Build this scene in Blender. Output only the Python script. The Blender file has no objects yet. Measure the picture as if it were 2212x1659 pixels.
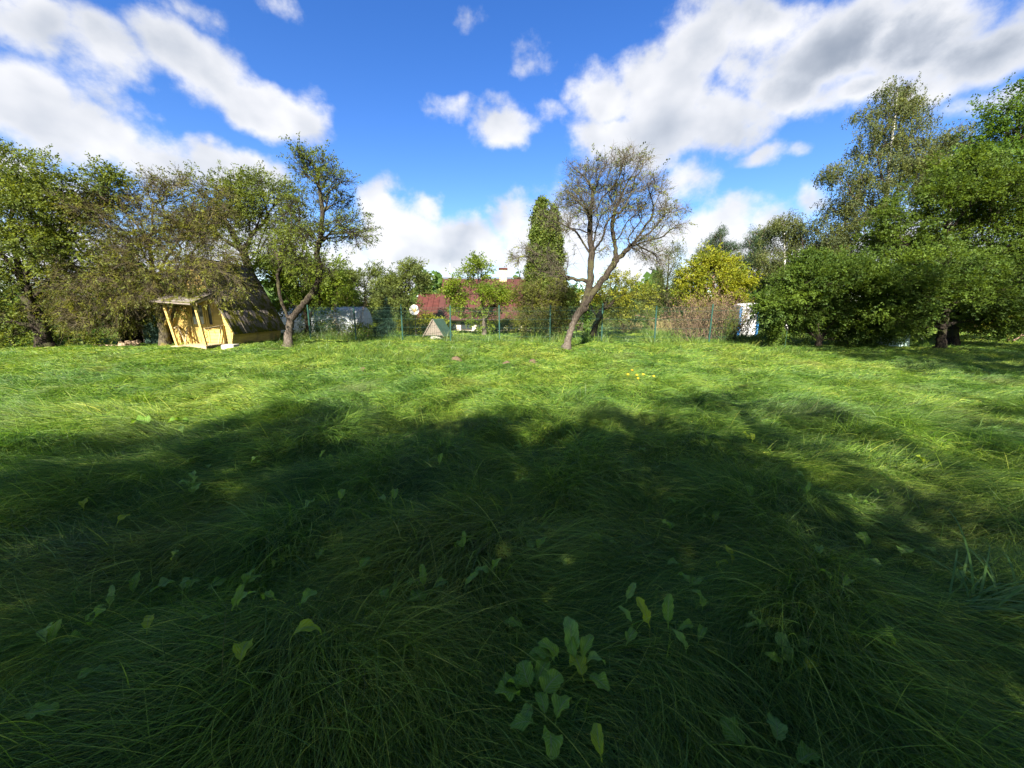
import bpy, math, random
import numpy as np
from mathutils import Vector

rng = np.random.default_rng(7)
random.seed(7)
SC = bpy.context.scene
COL = SC.collection

# ------------------------------------------------------------------ camera
CAM_H = 1.62
PITCH = math.radians(10.96)
FPX = 834.0                      # focal length in units of a 2212-wide frame
cam_d = bpy.data.cameras.new('camera')
cam_d.sensor_width = 36.0
cam_d.lens = 36.0 * FPX / 2212.0
cam_d.clip_start = 0.05
cam_d.clip_end = 3000
cam = bpy.data.objects.new('camera', cam_d)
COL.objects.link(cam)
cam.location = (0, 0, CAM_H)
cam.rotation_euler = (math.pi / 2 - PITCH, 0, 0)
SC.camera = cam

# ------------------------------------------------------------------ light
SUN_EL = math.radians(36)
SUN_AZ = math.radians(9)         # sun stands behind the viewer, this far to the left
sdir = Vector((-math.sin(SUN_AZ) * math.cos(SUN_EL), -math.cos(SUN_AZ) * math.cos(SUN_EL), math.sin(SUN_EL)))
sun_d = bpy.data.lights.new('sun', 'SUN')
sun_d.energy = 3.8
sun_d.angle = math.radians(0.53)
sun_d.color = (1.0, 0.94, 0.83)
sun = bpy.data.objects.new('sun', sun_d)
COL.objects.link(sun)
sun.rotation_euler = (-sdir).to_track_quat('-Z', 'Y').to_euler()
sun.location = (-10, -40, 40)

SC.view_settings.view_transform = 'Standard'
SC.view_settings.look = 'None'
SC.view_settings.gamma = 1.0
SC.view_settings.use_curve_mapping = False
SC.view_settings.exposure = 2.36
SC.render.engine = 'CYCLES'
SC.cycles.max_bounces = 5
SC.cycles.diffuse_bounces = 3
SC.cycles.glossy_bounces = 2
SC.cycles.transmission_bounces = 4
SC.cycles.transparent_max_bounces = 6
SC.cycles.sample_clamp_indirect = 4.0
SC.cycles.debug_use_spatial_splits = True
SC.cycles_curves.subdivisions = 1
SC.cycles.caustics_reflective = False
SC.cycles.caustics_refractive = False

# ------------------------------------------------------------------ pixel helpers (2212 x 1659 frame)
cp, sp = math.cos(PITCH), math.sin(PITCH)


def G(px, py, z=0.0):
    """point on the level z that is seen at (px, py)"""
    t = (829.5 - py) / FPX
    Y = (CAM_H - z) * (cp + t * sp) / (sp - t * cp)
    d = Y * cp + (CAM_H - z) * sp
    return ((px - 1106) / FPX * d, Y, z)


def at(px, py, Y):
    """point at distance Y seen at (px, py)"""
    t = (829.5 - py) / FPX
    # Y sp + (Z-h) cp = t (Y cp + (h-Z) sp)
    dz = Y * (t * cp - sp) / (cp + t * sp)
    d = Y * cp - dz * sp
    return ((px - 1106) / FPX * d, Y, CAM_H + dz)


def azel(px, py):
    x, y, z = at(px, py, 10.0)
    z -= CAM_H
    return math.atan2(x, y), math.atan2(z, math.hypot(x, y))


# ------------------------------------------------------------------ node helpers
class NT:
    def __init__(s, tree):
        s.t = tree

    def n(s, typ, **kw):
        nd = s.t.nodes.new(typ)
        for k, v in kw.items():
            setattr(nd, k, v)
        return nd

    def link(s, a, b):
        s.t.links.new(a, b)

    def put(s, sock, v):
        if hasattr(v, 'is_output') or isinstance(v, bpy.types.NodeSocket):
            s.link(v, sock)
        else:
            sock.default_value = v

    def math(s, op, a, b=None, c=None, clamp=False):
        nd = s.n('ShaderNodeMath', operation=op)
        nd.use_clamp = clamp
        s.put(nd.inputs[0], a)
        if b is not None:
            s.put(nd.inputs[1], b)
        if c is not None:
            s.put(nd.inputs[2], c)
        return nd.outputs[0]

    def vmath(s, op, a, b=None, out=0):
        nd = s.n('ShaderNodeVectorMath', operation=op)
        s.put(nd.inputs[0], a)
        if b is not None:
            s.put(nd.inputs[1], b)
        return nd.outputs['Value'] if op in ('DOT_PRODUCT', 'LENGTH') else nd.outputs[0]

    def mix(s, f, a, b, mode='MIX'):
        nd = s.n('ShaderNodeMix', data_type='RGBA', blend_type=mode)
        s.put(nd.inputs['Factor'], f)
        s.put(nd.inputs['A'] if False else nd.inputs[6], a)
        s.put(nd.inputs[7], b)
        return nd.outputs[2]

    def noise(s, vec, scale, detail=4, rough=0.55, dist=0.0):
        nd = s.n('ShaderNodeTexNoise')
        if vec is not None:
            s.link(vec, nd.inputs['Vector'])
        nd.inputs['Scale'].default_value = scale
        nd.inputs['Detail'].default_value = detail
        nd.inputs['Roughness'].default_value = rough
        nd.inputs['Distortion'].default_value = dist
        return nd.outputs['Fac']

    def ramp(s, fac, stops, interp='LINEAR'):
        nd = s.n('ShaderNodeValToRGB')
        cr = nd.color_ramp
        cr.interpolation = interp
        while len(cr.elements) < len(stops):
            cr.elements.new(0.5)
        for e, (p, c) in zip(cr.elements, stops):
            e.position = p
            e.color = c if len(c) == 4 else (*c, 1)
        s.put(nd.inputs[0], fac)
        return nd.outputs[0]

    def smooth(s, v, lo, hi):
        nd = s.n('ShaderNodeMapRange', interpolation_type='SMOOTHSTEP')
        s.put(nd.inputs[0], v)
        s.put(nd.inputs[1], lo)
        s.put(nd.inputs[2], hi)
        return nd.outputs[0]


def rgb(r, g, b):
    return (r, g, b, 1.0)


# ------------------------------------------------------------------ world: clear sky with cumulus
world = bpy.data.worlds.new('World')
SC.world = world
world.use_nodes = True
world.cycles.sampling_method = 'MANUAL'
world.cycles.sample_map_resolution = 512
W = NT(world.node_tree)
world.node_tree.nodes.clear()
wout = W.n('ShaderNodeOutputWorld')
bg = W.n('ShaderNodeBackground')
W.link(bg.outputs[0], wout.inputs[0])
sky = W.n('ShaderNodeTexSky')
sky.sky_type = 'NISHITA'
sky.sun_disc = False
sky.sun_elevation = SUN_EL
sky.sun_rotation = math.pi + SUN_AZ
sky.altitude = 100
sky.air_density = 1.0
sky.dust_density = 0.3
sky.ozone_density = 3.0
SKY_STRENGTH = 0.080
hs = W.n('ShaderNodeHueSaturation')
hs.inputs['Hue'].default_value = 0.515
hs.inputs['Saturation'].default_value = 1.3
hs.inputs['Value'].default_value = 0.57
W.link(sky.outputs[0], hs.inputs['Color'])

tc = W.n('ShaderNodeTexCoord')
dirv = W.vmath('NORMALIZE', tc.outputs['Generated'])
sep = W.n('ShaderNodeSeparateXYZ')
W.link(dirv, sep.inputs[0])
az = W.math('ARCTAN2', sep.outputs[0], sep.outputs[1])
el = W.math('ARCSINE', sep.outputs[2])
ae = W.n('ShaderNodeCombineXYZ')
W.link(az, ae.inputs[0])
W.link(el, ae.inputs[1])
aev = ae.outputs[0]
# warp so that the cloud outlines break up
wn = W.n('ShaderNodeTexNoise')
W.link(dirv, wn.inputs['Vector'])
wn.inputs['Scale'].default_value = 5.0
wn.inputs['Detail'].default_value = 5
wv = W.vmath('SUBTRACT', wn.outputs['Color'], (0.5, 0.5, 0.5))
wv = W.vmath('MULTIPLY', wv, (0.20, 0.15, 0.0))
aew = W.vmath('ADD', aev, wv)

CLOUDS = [  # px, py, rx, ry (frame units), weight
    (90, 60, 170, 80, .85), (270, 140, 150, 90, .95), (430, 150, 130, 85, 1.0), (560, 220, 150, 70, 1.0), (640, 255, 80, 45, .95),
    (60, 220, 170, 100, 1.0), (250, 230, 120, 70, .75), (200, 290, 170, 90, .95), (330, 350, 130, 60, .85), (490, 370, 120, 60, .9), (40, 400, 200, 90, .9),
    (420, 40, 120, 50, .62), (620, 20, 90, 40, .45),
    (1030, 40, 55, 70, .58), (1175, 140, 90, 70, .66), (1240, 170, 40, 30, .5), (955, 250, 75, 45, .66), (1100, 290, 85, 55, .9), (1085, 240, 60, 30, .6),
    (1235, 255, 50, 40, .6),
    (1330, 200, 85, 95, 1.0), (1300, 300, 70, 60, .8), (1440, 180, 130, 120, 1.0), (1400, 310, 150, 90, 1.0), (1540, 270, 120, 90, 1.0), (1520, 120, 120, 90, 1.0), (1480, 400, 90, 60, .8),
    (1640, 90, 150, 90, .95), (1800, 90, 190, 110, 1.0), (2000, 70, 220, 110, 1.0), (2180, 80, 200, 120, 1.0), (1560, 10, 100, 60, .8), (2200, 210, 150, 60, .75), (1700, 180, 130, 70, .9), (1610, 150, 90, 70, .9), (1880, 180, 180, 60, .85), (2050, 190, 140, 50, .75),
    (1640, 350, 110, 40, .7), (1740, 330, 50, 30, .6), (1830, 225, 40, 25, .45),
    (820, 440, 60, 60, .95), (870, 510, 120, 80, 1.0), (940, 470, 50, 35, .85), (1000, 540, 130, 70, 1.0), (1110, 480, 70, 60, .9), (1200, 520, 130, 90, .95),
    (760, 560, 160, 90, .9), (1380, 560, 150, 90, .85), (1540, 500, 90, 60, .95), (1660, 480, 90, 50, .85), (1760, 440, 70, 45, .8), (1600, 560, 160, 70, .95),
    (560, 520, 200, 90, .9), (250, 560, 250, 100, .9), (1900, 560, 200, 90, .85), (2150, 540, 200, 100, .8),
]
acc = None
for (px, py, rx, ry, wgt) in CLOUDS:
    a, e = azel(px, py)
    a1, e1 = azel(px + rx, py)
    a2, e2 = azel(px, py - ry)
    ra, re = max(abs(a1 - a), .02), max(abs(e2 - e), .02)
    v = W.vmath('SUBTRACT', aew, (a, e, 0))
    v = W.vmath('MULTIPLY', v, (1 / ra, 1 / re, 0))
    q = W.vmath('DOT_PRODUCT', v, v)
    g = W.math('MULTIPLY', W.math('EXPONENT', W.math('MULTIPLY', q, -0.75)), wgt)
    acc = g if acc is None else W.math('SMOOTH_MAX', acc, g, 0.12)
# the rest of the sky, out of view: the same broken cumulus
back = W.noise(dirv, 1.6, 3, .5)
back = W.smooth(back, .42, .62)
sideness = W.smooth(W.math('ABSOLUTE', az), 1.0, 1.35)
above = W.smooth(el, .62, .8)
sideness = W.math('MAXIMUM', sideness, above)
acc = W.math('ADD', W.math('MULTIPLY', acc, W.math('SUBTRACT', 1.0, sideness)), W.math('MULTIPLY', W.math('MULTIPLY', back, sideness), .9))

flat = W.vmath('MULTIPLY', dirv, (1.0, 1.0, 1.25))


def cloud_fbm(off):
    p = W.vmath('ADD', flat, off)
    n1 = W.noise(p, 6.5, 9, .62, .0)
    return n1


f0 = cloud_fbm((0, 0, 0))
g0 = W.noise(flat, 5.0, 3.5, .5)
g1 = W.noise(W.vmath('ADD', flat, (-.03, -.015, .05)), 5.0, 3.5, .5)          # one step towards the sun and up: for light and shade in the cloud
fine = W.noise(flat, 24.0, 5, .6)
acc = W.math('ADD', acc, W.math('MULTIPLY', W.math('SUBTRACT', fine, .5), .30))
dens = W.math('ADD', acc, W.math('MULTIPLY', W.math('SUBTRACT', f0, .5), 1.15))
mask = W.smooth(dens, .35, .78)
soft = W.noise(flat, 3.0, 6, .6, .2)
relief = W.math('ADD', W.math('MULTIPLY', W.math('SUBTRACT', g0, g1), 1.05), W.math('MULTIPLY', W.math('SUBTRACT', f0, .5), .35))
thick = W.smooth(dens, .55, 1.15)
veil = None                                   # thicker, greyer parts of the cloud cover
for (px, py, rx, ry, wgt) in ((1980, 80, 480, 200, .66), (1620, 60, 160, 80, .40), (300, 110, 260, 90, .26), (90, 330, 200, 70, .30), (700, 540, 200, 50, .25), (1010, 570, 160, 30, .3)):
    a, e = azel(px, py)
    ra, re = abs(azel(px + rx, py)[0] - a), abs(azel(px, py - ry)[1] - e)
    v = W.vmath('MULTIPLY', W.vmath('SUBTRACT', aew, (a, e, 0)), (1 / ra, 1 / re, 0))
    q = W.math('MULTIPLY', W.math('EXPONENT', W.math('MULTIPLY', W.vmath('DOT_PRODUCT', v, v), -1.0)), wgt)
    veil = q if veil is None else W.math('MAXIMUM', veil, q)
low = W.math('SUBTRACT', 1.0, W.smooth(el, .08, .34))
shade = W.math('ADD', W.math('ADD', .93, W.math('MULTIPLY', low, .12)), relief)
shade = W.math('SUBTRACT', shade, W.math('MULTIPLY', thick, W.math('ADD', .08, W.math('MULTIPLY', veil, .75))))
shade = W.math('ADD', shade, W.math('MULTIPLY', W.math('SUBTRACT', soft, .5), .35))
shade = W.math('MINIMUM', W.math('MAXIMUM', shade, .34), 1.08)
ccol = W.ramp(shade, [(0.0, (.30, .34, .42)), (.42, (.33, .38, .46)), (.7, (.62, .66, .73)), (1.0, (.98, .98, 1.0))])
CLOUD_GAIN = 2.6
cc = W.vmath('SCALE', ccol)
cc.node.inputs['Scale'].default_value = CLOUD_GAIN
final = W.mix(W.math('MULTIPLY', mask, .96), hs.outputs['Color'], cc)
W.link(final, bg.inputs['Color'])
bg.inputs['Strength'].default_value = SKY_STRENGTH


# ------------------------------------------------------------------ materials
def new_mat(name):
    m = bpy.data.materials.new(name)
    m.use_nodes = True
    m.node_tree.nodes.clear()
    t = NT(m.node_tree)
    o = t.n('ShaderNodeOutputMaterial')
    return m, t, o


def principled(t, col, rough=.7, spec=.3, metal=0.0, bump=None, bstr=.3, bdist=.01):
    p = t.n('ShaderNodeBsdfPrincipled')
    t.put(p.inputs['Base Color'], col)
    t.put(p.inputs['Roughness'], rough)
    p.inputs['Specular IOR Level'].default_value = spec
    p.inputs['Metallic'].default_value = metal
    if bump is not None:
        b = t.n('ShaderNodeBump')
        b.inputs['Strength'].default_value = bstr
        b.inputs['Distance'].default_value = bdist
        t.link(bump, b.inputs['Height'])
        t.link(b.outputs[0], p.inputs['Normal'])
    return p.outputs[0]


LEAF_COLS = {}


def leaf_mat(name, cols, trans=.42, tcol=None, rough=.55, spec=.16):
    """cols: colours picked leaf by leaf"""
    m, t, o = new_mat(name)
    g = t.n('ShaderNodeNewGeometry')
    k = len(cols)
    c = t.ramp(g.outputs['Random Per Island'], [(i / max(k - 1, 1), cols[i]) for i in range(k)])
    tn = t.n('ShaderNodeAttribute', attribute_type='INSTANCER', attribute_name='tint')
    c = t.mix(t.math('MULTIPLY', tn.outputs['Fac'], .8), c, (*[x * 1.4 if i < 2 else x * .8 for i, x in enumerate(cols[-1][:3])], 1))
    pr = principled(t, c, rough, spec)
    tr = t.n('ShaderNodeBsdfTranslucent')
    tcx = t.mix(1.0, c, rgb(1.5, 1.35, .55), 'MULTIPLY')
    t.link(tcx, tr.inputs['Color'])
    mx = t.n('ShaderNodeMixShader')
    mx.inputs[0].default_value = trans
    t.link(pr, mx.inputs[1])
    t.link(tr.outputs[0], mx.inputs[2])
    t.link(mx.outputs[0], o.inputs[0])
    return m


def bark_mat(name, dark, light, lichen=None, scale=6.0, foot=None):
    m, t, o = new_mat(name)
    tcx = t.n('ShaderNodeTexCoord')
    mp = t.n('ShaderNodeMapping')
    mp.inputs['Scale'].default_value = (1, 1, .3)
    t.link(tcx.outputs['Object'], mp.inputs['Vector'])
    n1 = t.noise(mp.outputs[0], scale * 4, 6, .65)
    n2 = t.noise(tcx.outputs['Object'], scale * .5, 4)
    c = t.mix(t.smooth(n1, .35, .65), dark, light)
    if lichen:
        c = t.mix(t.smooth(n2, .48, .62), c, lichen)
    if foot:                                   # bark colour gets paler towards the foot of the trunk
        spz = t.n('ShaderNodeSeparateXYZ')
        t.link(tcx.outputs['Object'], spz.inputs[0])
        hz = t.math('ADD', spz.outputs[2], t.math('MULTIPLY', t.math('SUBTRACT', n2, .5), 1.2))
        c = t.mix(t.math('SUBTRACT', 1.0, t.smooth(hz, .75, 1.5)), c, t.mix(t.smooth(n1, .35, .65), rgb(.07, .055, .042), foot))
    t.link(principled(t, c, .9, .1, bump=n1, bstr=1.0, bdist=.06), o.inputs[0])
    return m


def wood_mat(name, a, b, scale=3.0, axis=(1, 1, 12), rough=.75, stain=None):
    m, t, o = new_mat(name)
    tcx = t.n('ShaderNodeTexCoord')
    oi = t.n('ShaderNodeObjectInfo')
    mp = t.n('ShaderNodeMapping')
    mp.inputs['Scale'].default_value = axis
    t.link(tcx.outputs['Object'], mp.inputs['Vector'])
    v = t.vmath('ADD', mp.outputs[0], t.vmath('SCALE', oi.outputs['Color']))
    n1 = t.noise(mp.outputs[0], scale, 6, .6, .5)
    n2 = t.noise(tcx.outputs['Object'], 1.7, 4)
    c = t.mix(t.smooth(n1, .3, .7), a, b)
    c = t.mix(t.math('MULTIPLY', t.math('SUBTRACT', oi.outputs['Random'], .2), .35, clamp=True), c, (a[0] * .6, a[1] * .6, a[2] * .55, 1))
    if stain:
        c = t.mix(t.math('MULTIPLY', t.smooth(n2, .5, .68), .7), c, stain)
    t.link(principled(t, c, rough, .2, bump=n1, bstr=.4, bdist=.004), o.inputs[0])
    return m


def plain_mat(name, col, rough=.6, spec=.3, metal=0.0, var=.15, scale=8.0, col2=None):
    m, t, o = new_mat(name)
    tcx = t.n('ShaderNodeTexCoord')
    n1 = t.noise(tcx.outputs['Object'], scale, 5, .6)
    c2 = col2 or (col[0] * (1 - var * 2), col[1] * (1 - var * 2), col[2] * (1 - var * 2), 1)
    c = t.mix(t.smooth(n1, .35, .7), col, c2)
    t.link(principled(t, c, rough, spec, metal, bump=n1, bstr=.15, bdist=.01), o.inputs[0])
    return m


M = {}
M['bark_dark'] = bark_mat('bark_dark', rgb(.016, .012, .009), rgb(.05, .04, .03), rgb(.055, .055, .025))
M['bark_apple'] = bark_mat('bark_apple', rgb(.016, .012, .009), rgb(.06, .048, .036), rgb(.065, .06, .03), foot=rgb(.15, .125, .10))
M['bark_grey'] = bark_mat('bark_grey', rgb(.09, .075, .06), rgb(.34, .29, .24), rgb(.22, .2, .13))
M['bark_lichen'] = bark_mat('bark_lichen', rgb(.035, .027, .018), rgb(.13, .11, .07), rgb(.14, .12, .035))
M['bark_birch'] = bark_mat('bark_birch', rgb(.25, .23, .2), rgb(.62, .6, .56), rgb(.5, .48, .45), 2.0)
M['bark_twigpale'] = bark_mat('bark_twigpale', rgb(.05, .04, .03), rgb(.15, .13, .10), rgb(.14, .125, .07))
M['bark_twig'] = bark_mat('bark_twig', rgb(.05, .035, .028), rgb(.12, .09, .07), None)
M['bark_brown'] = bark_mat('bark_brown', rgb(.10, .065, .045), rgb(.25, .17, .12), None)
M['leaf_apple'] = leaf_mat('leaf_apple', [rgb(.042, .068, .014), rgb(.072, .105, .02), rgb(.11, .135, .028)])
M['leaf_tangle'] = leaf_mat('leaf_tangle', [rgb(.05, .07, .014), rgb(.08, .095, .02), rgb(.12, .125, .026)])
M['leaf_centre'] = leaf_mat('leaf_centre', [rgb(.055, .085, .02), rgb(.09, .125, .028), rgb(.14, .15, .04)])
M['leaf_deep'] = leaf_mat('leaf_deep', [rgb(.03, .065, .012), rgb(.05, .10, .018), rgb(.08, .135, .022)])
M['leaf_hazel'] = leaf_mat('leaf_hazel', [rgb(.032, .064, .011), rgb(.05, .09, .015), rgb(.08, .118, .02)])
M['leaf_hazel_low'] = leaf_mat('leaf_hazel_low', [rgb(.030, .064, .012), rgb(.05, .092, .016), rgb(.08, .12, .023)])
M['leaf_birch'] = leaf_mat('leaf_birch', [rgb(.036, .056, .02), rgb(.058, .08, .028), rgb(.09, .10, .034)], .35)
M['leaf_yellow'] = leaf_mat('leaf_yellow', [rgb(.07, .115, .014), rgb(.12, .16, .016), rgb(.20, .20, .018)])
M['leaf_yellowgreen'] = leaf_mat('leaf_yellowgreen', [rgb(.10, .145, .02), rgb(.15, .18, .025), rgb(.20, .20, .03)])
M['leaf_pear'] = leaf_mat('leaf_pear', [rgb(.055, .11, .014), rgb(.10, .16, .02), rgb(.14, .18, .025)])
M['leaf_grey'] = leaf_mat('leaf_grey', [rgb(.055, .085, .028), rgb(.085, .115, .035), rgb(.11, .135, .042)])
M['needle_pine'] = leaf_mat('needle_pine', [rgb(.022, .045, .02), rgb(.035, .065, .028), rgb(.05, .08, .03)], .15)
M['needle_spruce'] = leaf_mat('needle_spruce', [rgb(.018, .042, .026), rgb(.028, .06, .036), rgb(.045, .08, .045)], .15)
M['leaf_thuja'] = leaf_mat('leaf_thuja', [rgb(.05, .08, .012), rgb(.075, .11, .016), rgb(.105, .135, .02)], .25)
M['leaf_brown'] = leaf_mat('leaf_brown', [rgb(.14, .085, .05), rgb(.20, .135, .075), rgb(.17, .15, .06)], .25)
M['leaf_straw'] = leaf_mat('leaf_straw', [rgb(.28, .22, .10), rgb(.38, .30, .15), rgb(.22, .22, .08)], .3)


# ------------------------------------------------------------------ mesh helpers
def raw_mesh(name, V, F, smooth=False):
    """V (n,3); F list of arrays, each (k, 3|4)"""
    me = bpy.data.meshes.new(name)
    V = np.asarray(V, dtype=np.float32)
    if not isinstance(F, list):
        F = [F]
    F = [np.asarray(f, dtype=np.int32) for f in F if len(f)]
    nl = sum(f.size for f in F)
    npoly = sum(len(f) for f in F)
    me.vertices.add(len(V))
    me.vertices.foreach_set('co', V.ravel())
    me.loops.add(nl)
    me.loops.foreach_set('vertex_index', np.concatenate([f.ravel() for f in F]))
    me.polygons.add(npoly)
    sizes = np.concatenate([np.full(len(f), f.shape[1], dtype=np.int32) for f in F])
    starts = np.concatenate([[0], np.cumsum(sizes)[:-1]]).astype(np.int32)
    me.polygons.foreach_set('loop_start', starts)
    me.polygons.foreach_set('loop_total', sizes)
    if smooth:
        me.polygons.foreach_set('use_smooth', np.ones(npoly, dtype=bool))
    me.update(calc_edges=True)
    return me


def obj(name, me, mat=None, parent=None, loc=None, kind=None):
    o = bpy.data.objects.new(name, me)
    COL.objects.link(o)
    if mat is not None and me is not None and not me.materials:
        me.materials.append(M[mat] if isinstance(mat, str) else mat)
    if parent is not None:
        o.parent = parent
    if loc is not None:
        o.location = loc
    if kind:
        o['kind'] = kind
    return o


def tag(o, label, cat, group=None):
    o['label'] = label
    o['category'] = cat
    if group:
        o['group'] = group
    return o


def thing(name, label, cat, loc=(0, 0, 0), rotz=0.0, group=None):
    o = bpy.data.objects.new(name, None)
    o.empty_display_size = .2
    COL.objects.link(o)
    o.location = loc
    o.rotation_euler = (0, 0, rotz)
    return tag(o, label, cat, group)


class MB:
    """collects simple solids into one mesh"""

    def __init__(s):
        s.V, s.F = [], []

    def add(s, verts, faces):
        b = len(s.V)
        s.V += [tuple(v) for v in verts]
        s.F += [tuple(i + b for i in f) for f in faces]
        return s

    def box(s, x0, x1, y0, y1, z0, z1):
        v = [(x0, y0, z0), (x1, y0, z0), (x1, y1, z0), (x0, y1, z0), (x0, y0, z1), (x1, y0, z1), (x1, y1, z1), (x0, y1, z1)]
        return s.add(v, [(0, 3, 2, 1), (4, 5, 6, 7), (0, 1, 5, 4), (1, 2, 6, 5), (2, 3, 7, 6), (3, 0, 4, 7)])

    def bar(s, a, b, w, h, up=(0, 0, 1)):
        a, b, up = Vector(a), Vector(b), Vector(up)
        d = (b - a).normalized()
        u = d.cross(up)
        if u.length < 1e-4:
            u = d.cross(Vector((0, 1, 0)))
        u.normalize()
        v = u.cross(d)
        u, v = u * w / 2, v * h / 2
        c = [a - u - v, a + u - v, a + u + v, a - u + v, b - u - v, b + u - v, b + u + v, b - u + v]
        return s.add(c, [(0, 1, 2, 3), (4, 7, 6, 5), (0, 4, 5, 1), (1, 5, 6, 2), (2, 6, 7, 3), (3, 7, 4, 0)])

    def prism(s, poly, off):
        """polygon (list of 3d points) pushed by the vector off"""
        n = len(poly)
        off = Vector(off)
        v = [Vector(p) for p in poly] + [Vector(p) + off for p in poly]
        f = [tuple(range(n)), tuple(range(2 * n - 1, n - 1, -1))]
        for i in range(n):
            j = (i + 1) % n
            f.append((i, i + n, j + n, j))
        return s.add(v, f)

    def tube(s, a, b, r0, r1=None, k=8, cap=True):
        r1 = r0 if r1 is None else r1
        a, b = Vector(a), Vector(b)
        d = (b - a).normalized()
        u = d.orthogonal().normalized()
        v = d.cross(u)
        vs = []
        for (c, r) in ((a, r0), (b, r1)):
            for i in range(k):
                t = 2 * math.pi * i / k
                vs.append(c + (u * math.cos(t) + v * math.sin(t)) * r)
        f = [(i, (i + 1) % k, (i + 1) % k + k, i + k) for i in range(k)]
        if cap:
            f += [tuple(range(k - 1, -1, -1)), tuple(range(k, 2 * k))]
        return s.add(vs, f)

    def grid(s, P, close=False):
        """P[i][j] points"""
        n, m = len(P), len(P[0])
        vs = [p for r in P for p in r]
        f = [(i * m + j, i * m + j + 1, (i + 1) * m + j + 1, (i + 1) * m + j) for i in range(n - 1) for j in range(m - 1)]
        return s.add(vs, f)

    def mesh(s, name):
        me = bpy.data.meshes.new(name)
        me.from_pydata([tuple(v) for v in s.V], [], s.F)
        me.validate()
        me.update()
        return me

    def build(s, name, mat, parent=None, loc=None, smooth=False, bevel=0.0, solid=0.0):
        me = s.mesh(name)
        if smooth:
            me.polygons.foreach_set('use_smooth', [True] * len(me.polygons))
        o = obj(name, me, mat, parent, loc)
        if solid:
            md = o.modifiers.new('solid', 'SOLIDIFY')
            md.thickness = solid
        if bevel:
            md = o.modifiers.new('bevel', 'BEVEL')
            md.width = bevel
            md.segments = 2
        return o


def unit(v):
    return v / np.maximum(np.linalg.norm(v, axis=-1, keepdims=True), 1e-9)


# ------------------------------------------------------------------ terrain
_w = np.random.default_rng(3)
WAVES = []
for lam, amp, cnt in ((3.2, .026, 5), (1.7, .018, 6), (.95, .012, 6)):
    for i in range(cnt):
        th = _w.uniform(0, 2 * math.pi)
        k = 2 * math.pi / (lam * _w.uniform(.8, 1.25))
        WAVES.append((k * math.cos(th), k * math.sin(th) * 1.25, _w.uniform(0, 6.28), amp))


def sstep(x, a, b):
    t = np.clip((x - a) / (b - a), 0, 1)
    return t * t * (3 - 2 * t)


def gz(x, y):
    x = np.asarray(x, dtype=float)
    y = np.asarray(y, dtype=float)
    z = np.zeros(np.broadcast(x, y).shape)
    for kx, ky, ph, a in WAVES:
        z = z + a * np.sin(kx * x + ky * y + ph)
    r = np.hypot(x, y)
    z = z * (1 - .7 * sstep(r, 17, 26))
    z = z - 1.25 * sstep(y, 28.5, 36) * sstep(25 - np.abs(x), -10, 5)
    return z


def gz1(x, y):
    return float(gz(x, y))


def lownoise(seed, lam, n=7):
    g = np.random.default_rng(seed)
    ws = []
    for i in range(n):
        th = g.uniform(0, 2 * math.pi)
        k = 2 * math.pi / (lam * g.uniform(.6, 1.7))
        ws.append((k * math.cos(th), k * math.sin(th), g.uniform(0, 6.28)))

    def f(x, y):
        s = 0
        for a, b, c in ws:
            s = s + np.sin(a * x + b * y + c)
        return s / math.sqrt(n / 2)
    return f


def axis(a, b, step, far):
    mid = list(np.arange(a, b + 1e-6, step))
    out, s, x = [], step, b
    while x < far:
        s *= 1.35
        x += s
        out.append(x)
    out2, s, x = [], step, a
    while x > -far:
        s *= 1.35
        x -= s
        out2.append(x)
    return np.array(out2[::-1] + mid + out)


gx, gy = axis(-26, 26, .30, 700), axis(-6, 36, .30, 700)
XX, YY = np.meshgrid(gx, gy)
ZZ = gz(XX, YY)
nx, ny = len(gx), len(gy)
idx = np.arange(nx * ny).reshape(ny, nx)
GF = np.stack([idx[:-1, :-1], idx[:-1, 1:], idx[1:, 1:], idx[1:, :-1]], -1).reshape(-1, 4)
m, t, o = new_mat('turf_soil')
tcx = t.n('ShaderNodeTexCoord')
n1 = t.noise(tcx.outputs['Object'], 9.0, 6, .65)
n2 = t.noise(tcx.outputs['Object'], .6, 4, .6)
c = t.mix(t.smooth(n1, .35, .65), rgb(.03, .045, .010), rgb(.07, .10, .02))
c = t.mix(t.smooth(n2, .5, .7), c, rgb(.09, .10, .03))
t.link(principled(t, c, .95, .05, bump=n1, bstr=1.0, bdist=.06), o.inputs[0])
M['soil'] = m
ground = obj('ground', raw_mesh('ground', np.stack([XX, YY, ZZ], -1).reshape(-1, 3), GF, True), 'soil', kind='structure')
ground['label'] = 'uneven ground of the overgrown garden under the grass'

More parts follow.
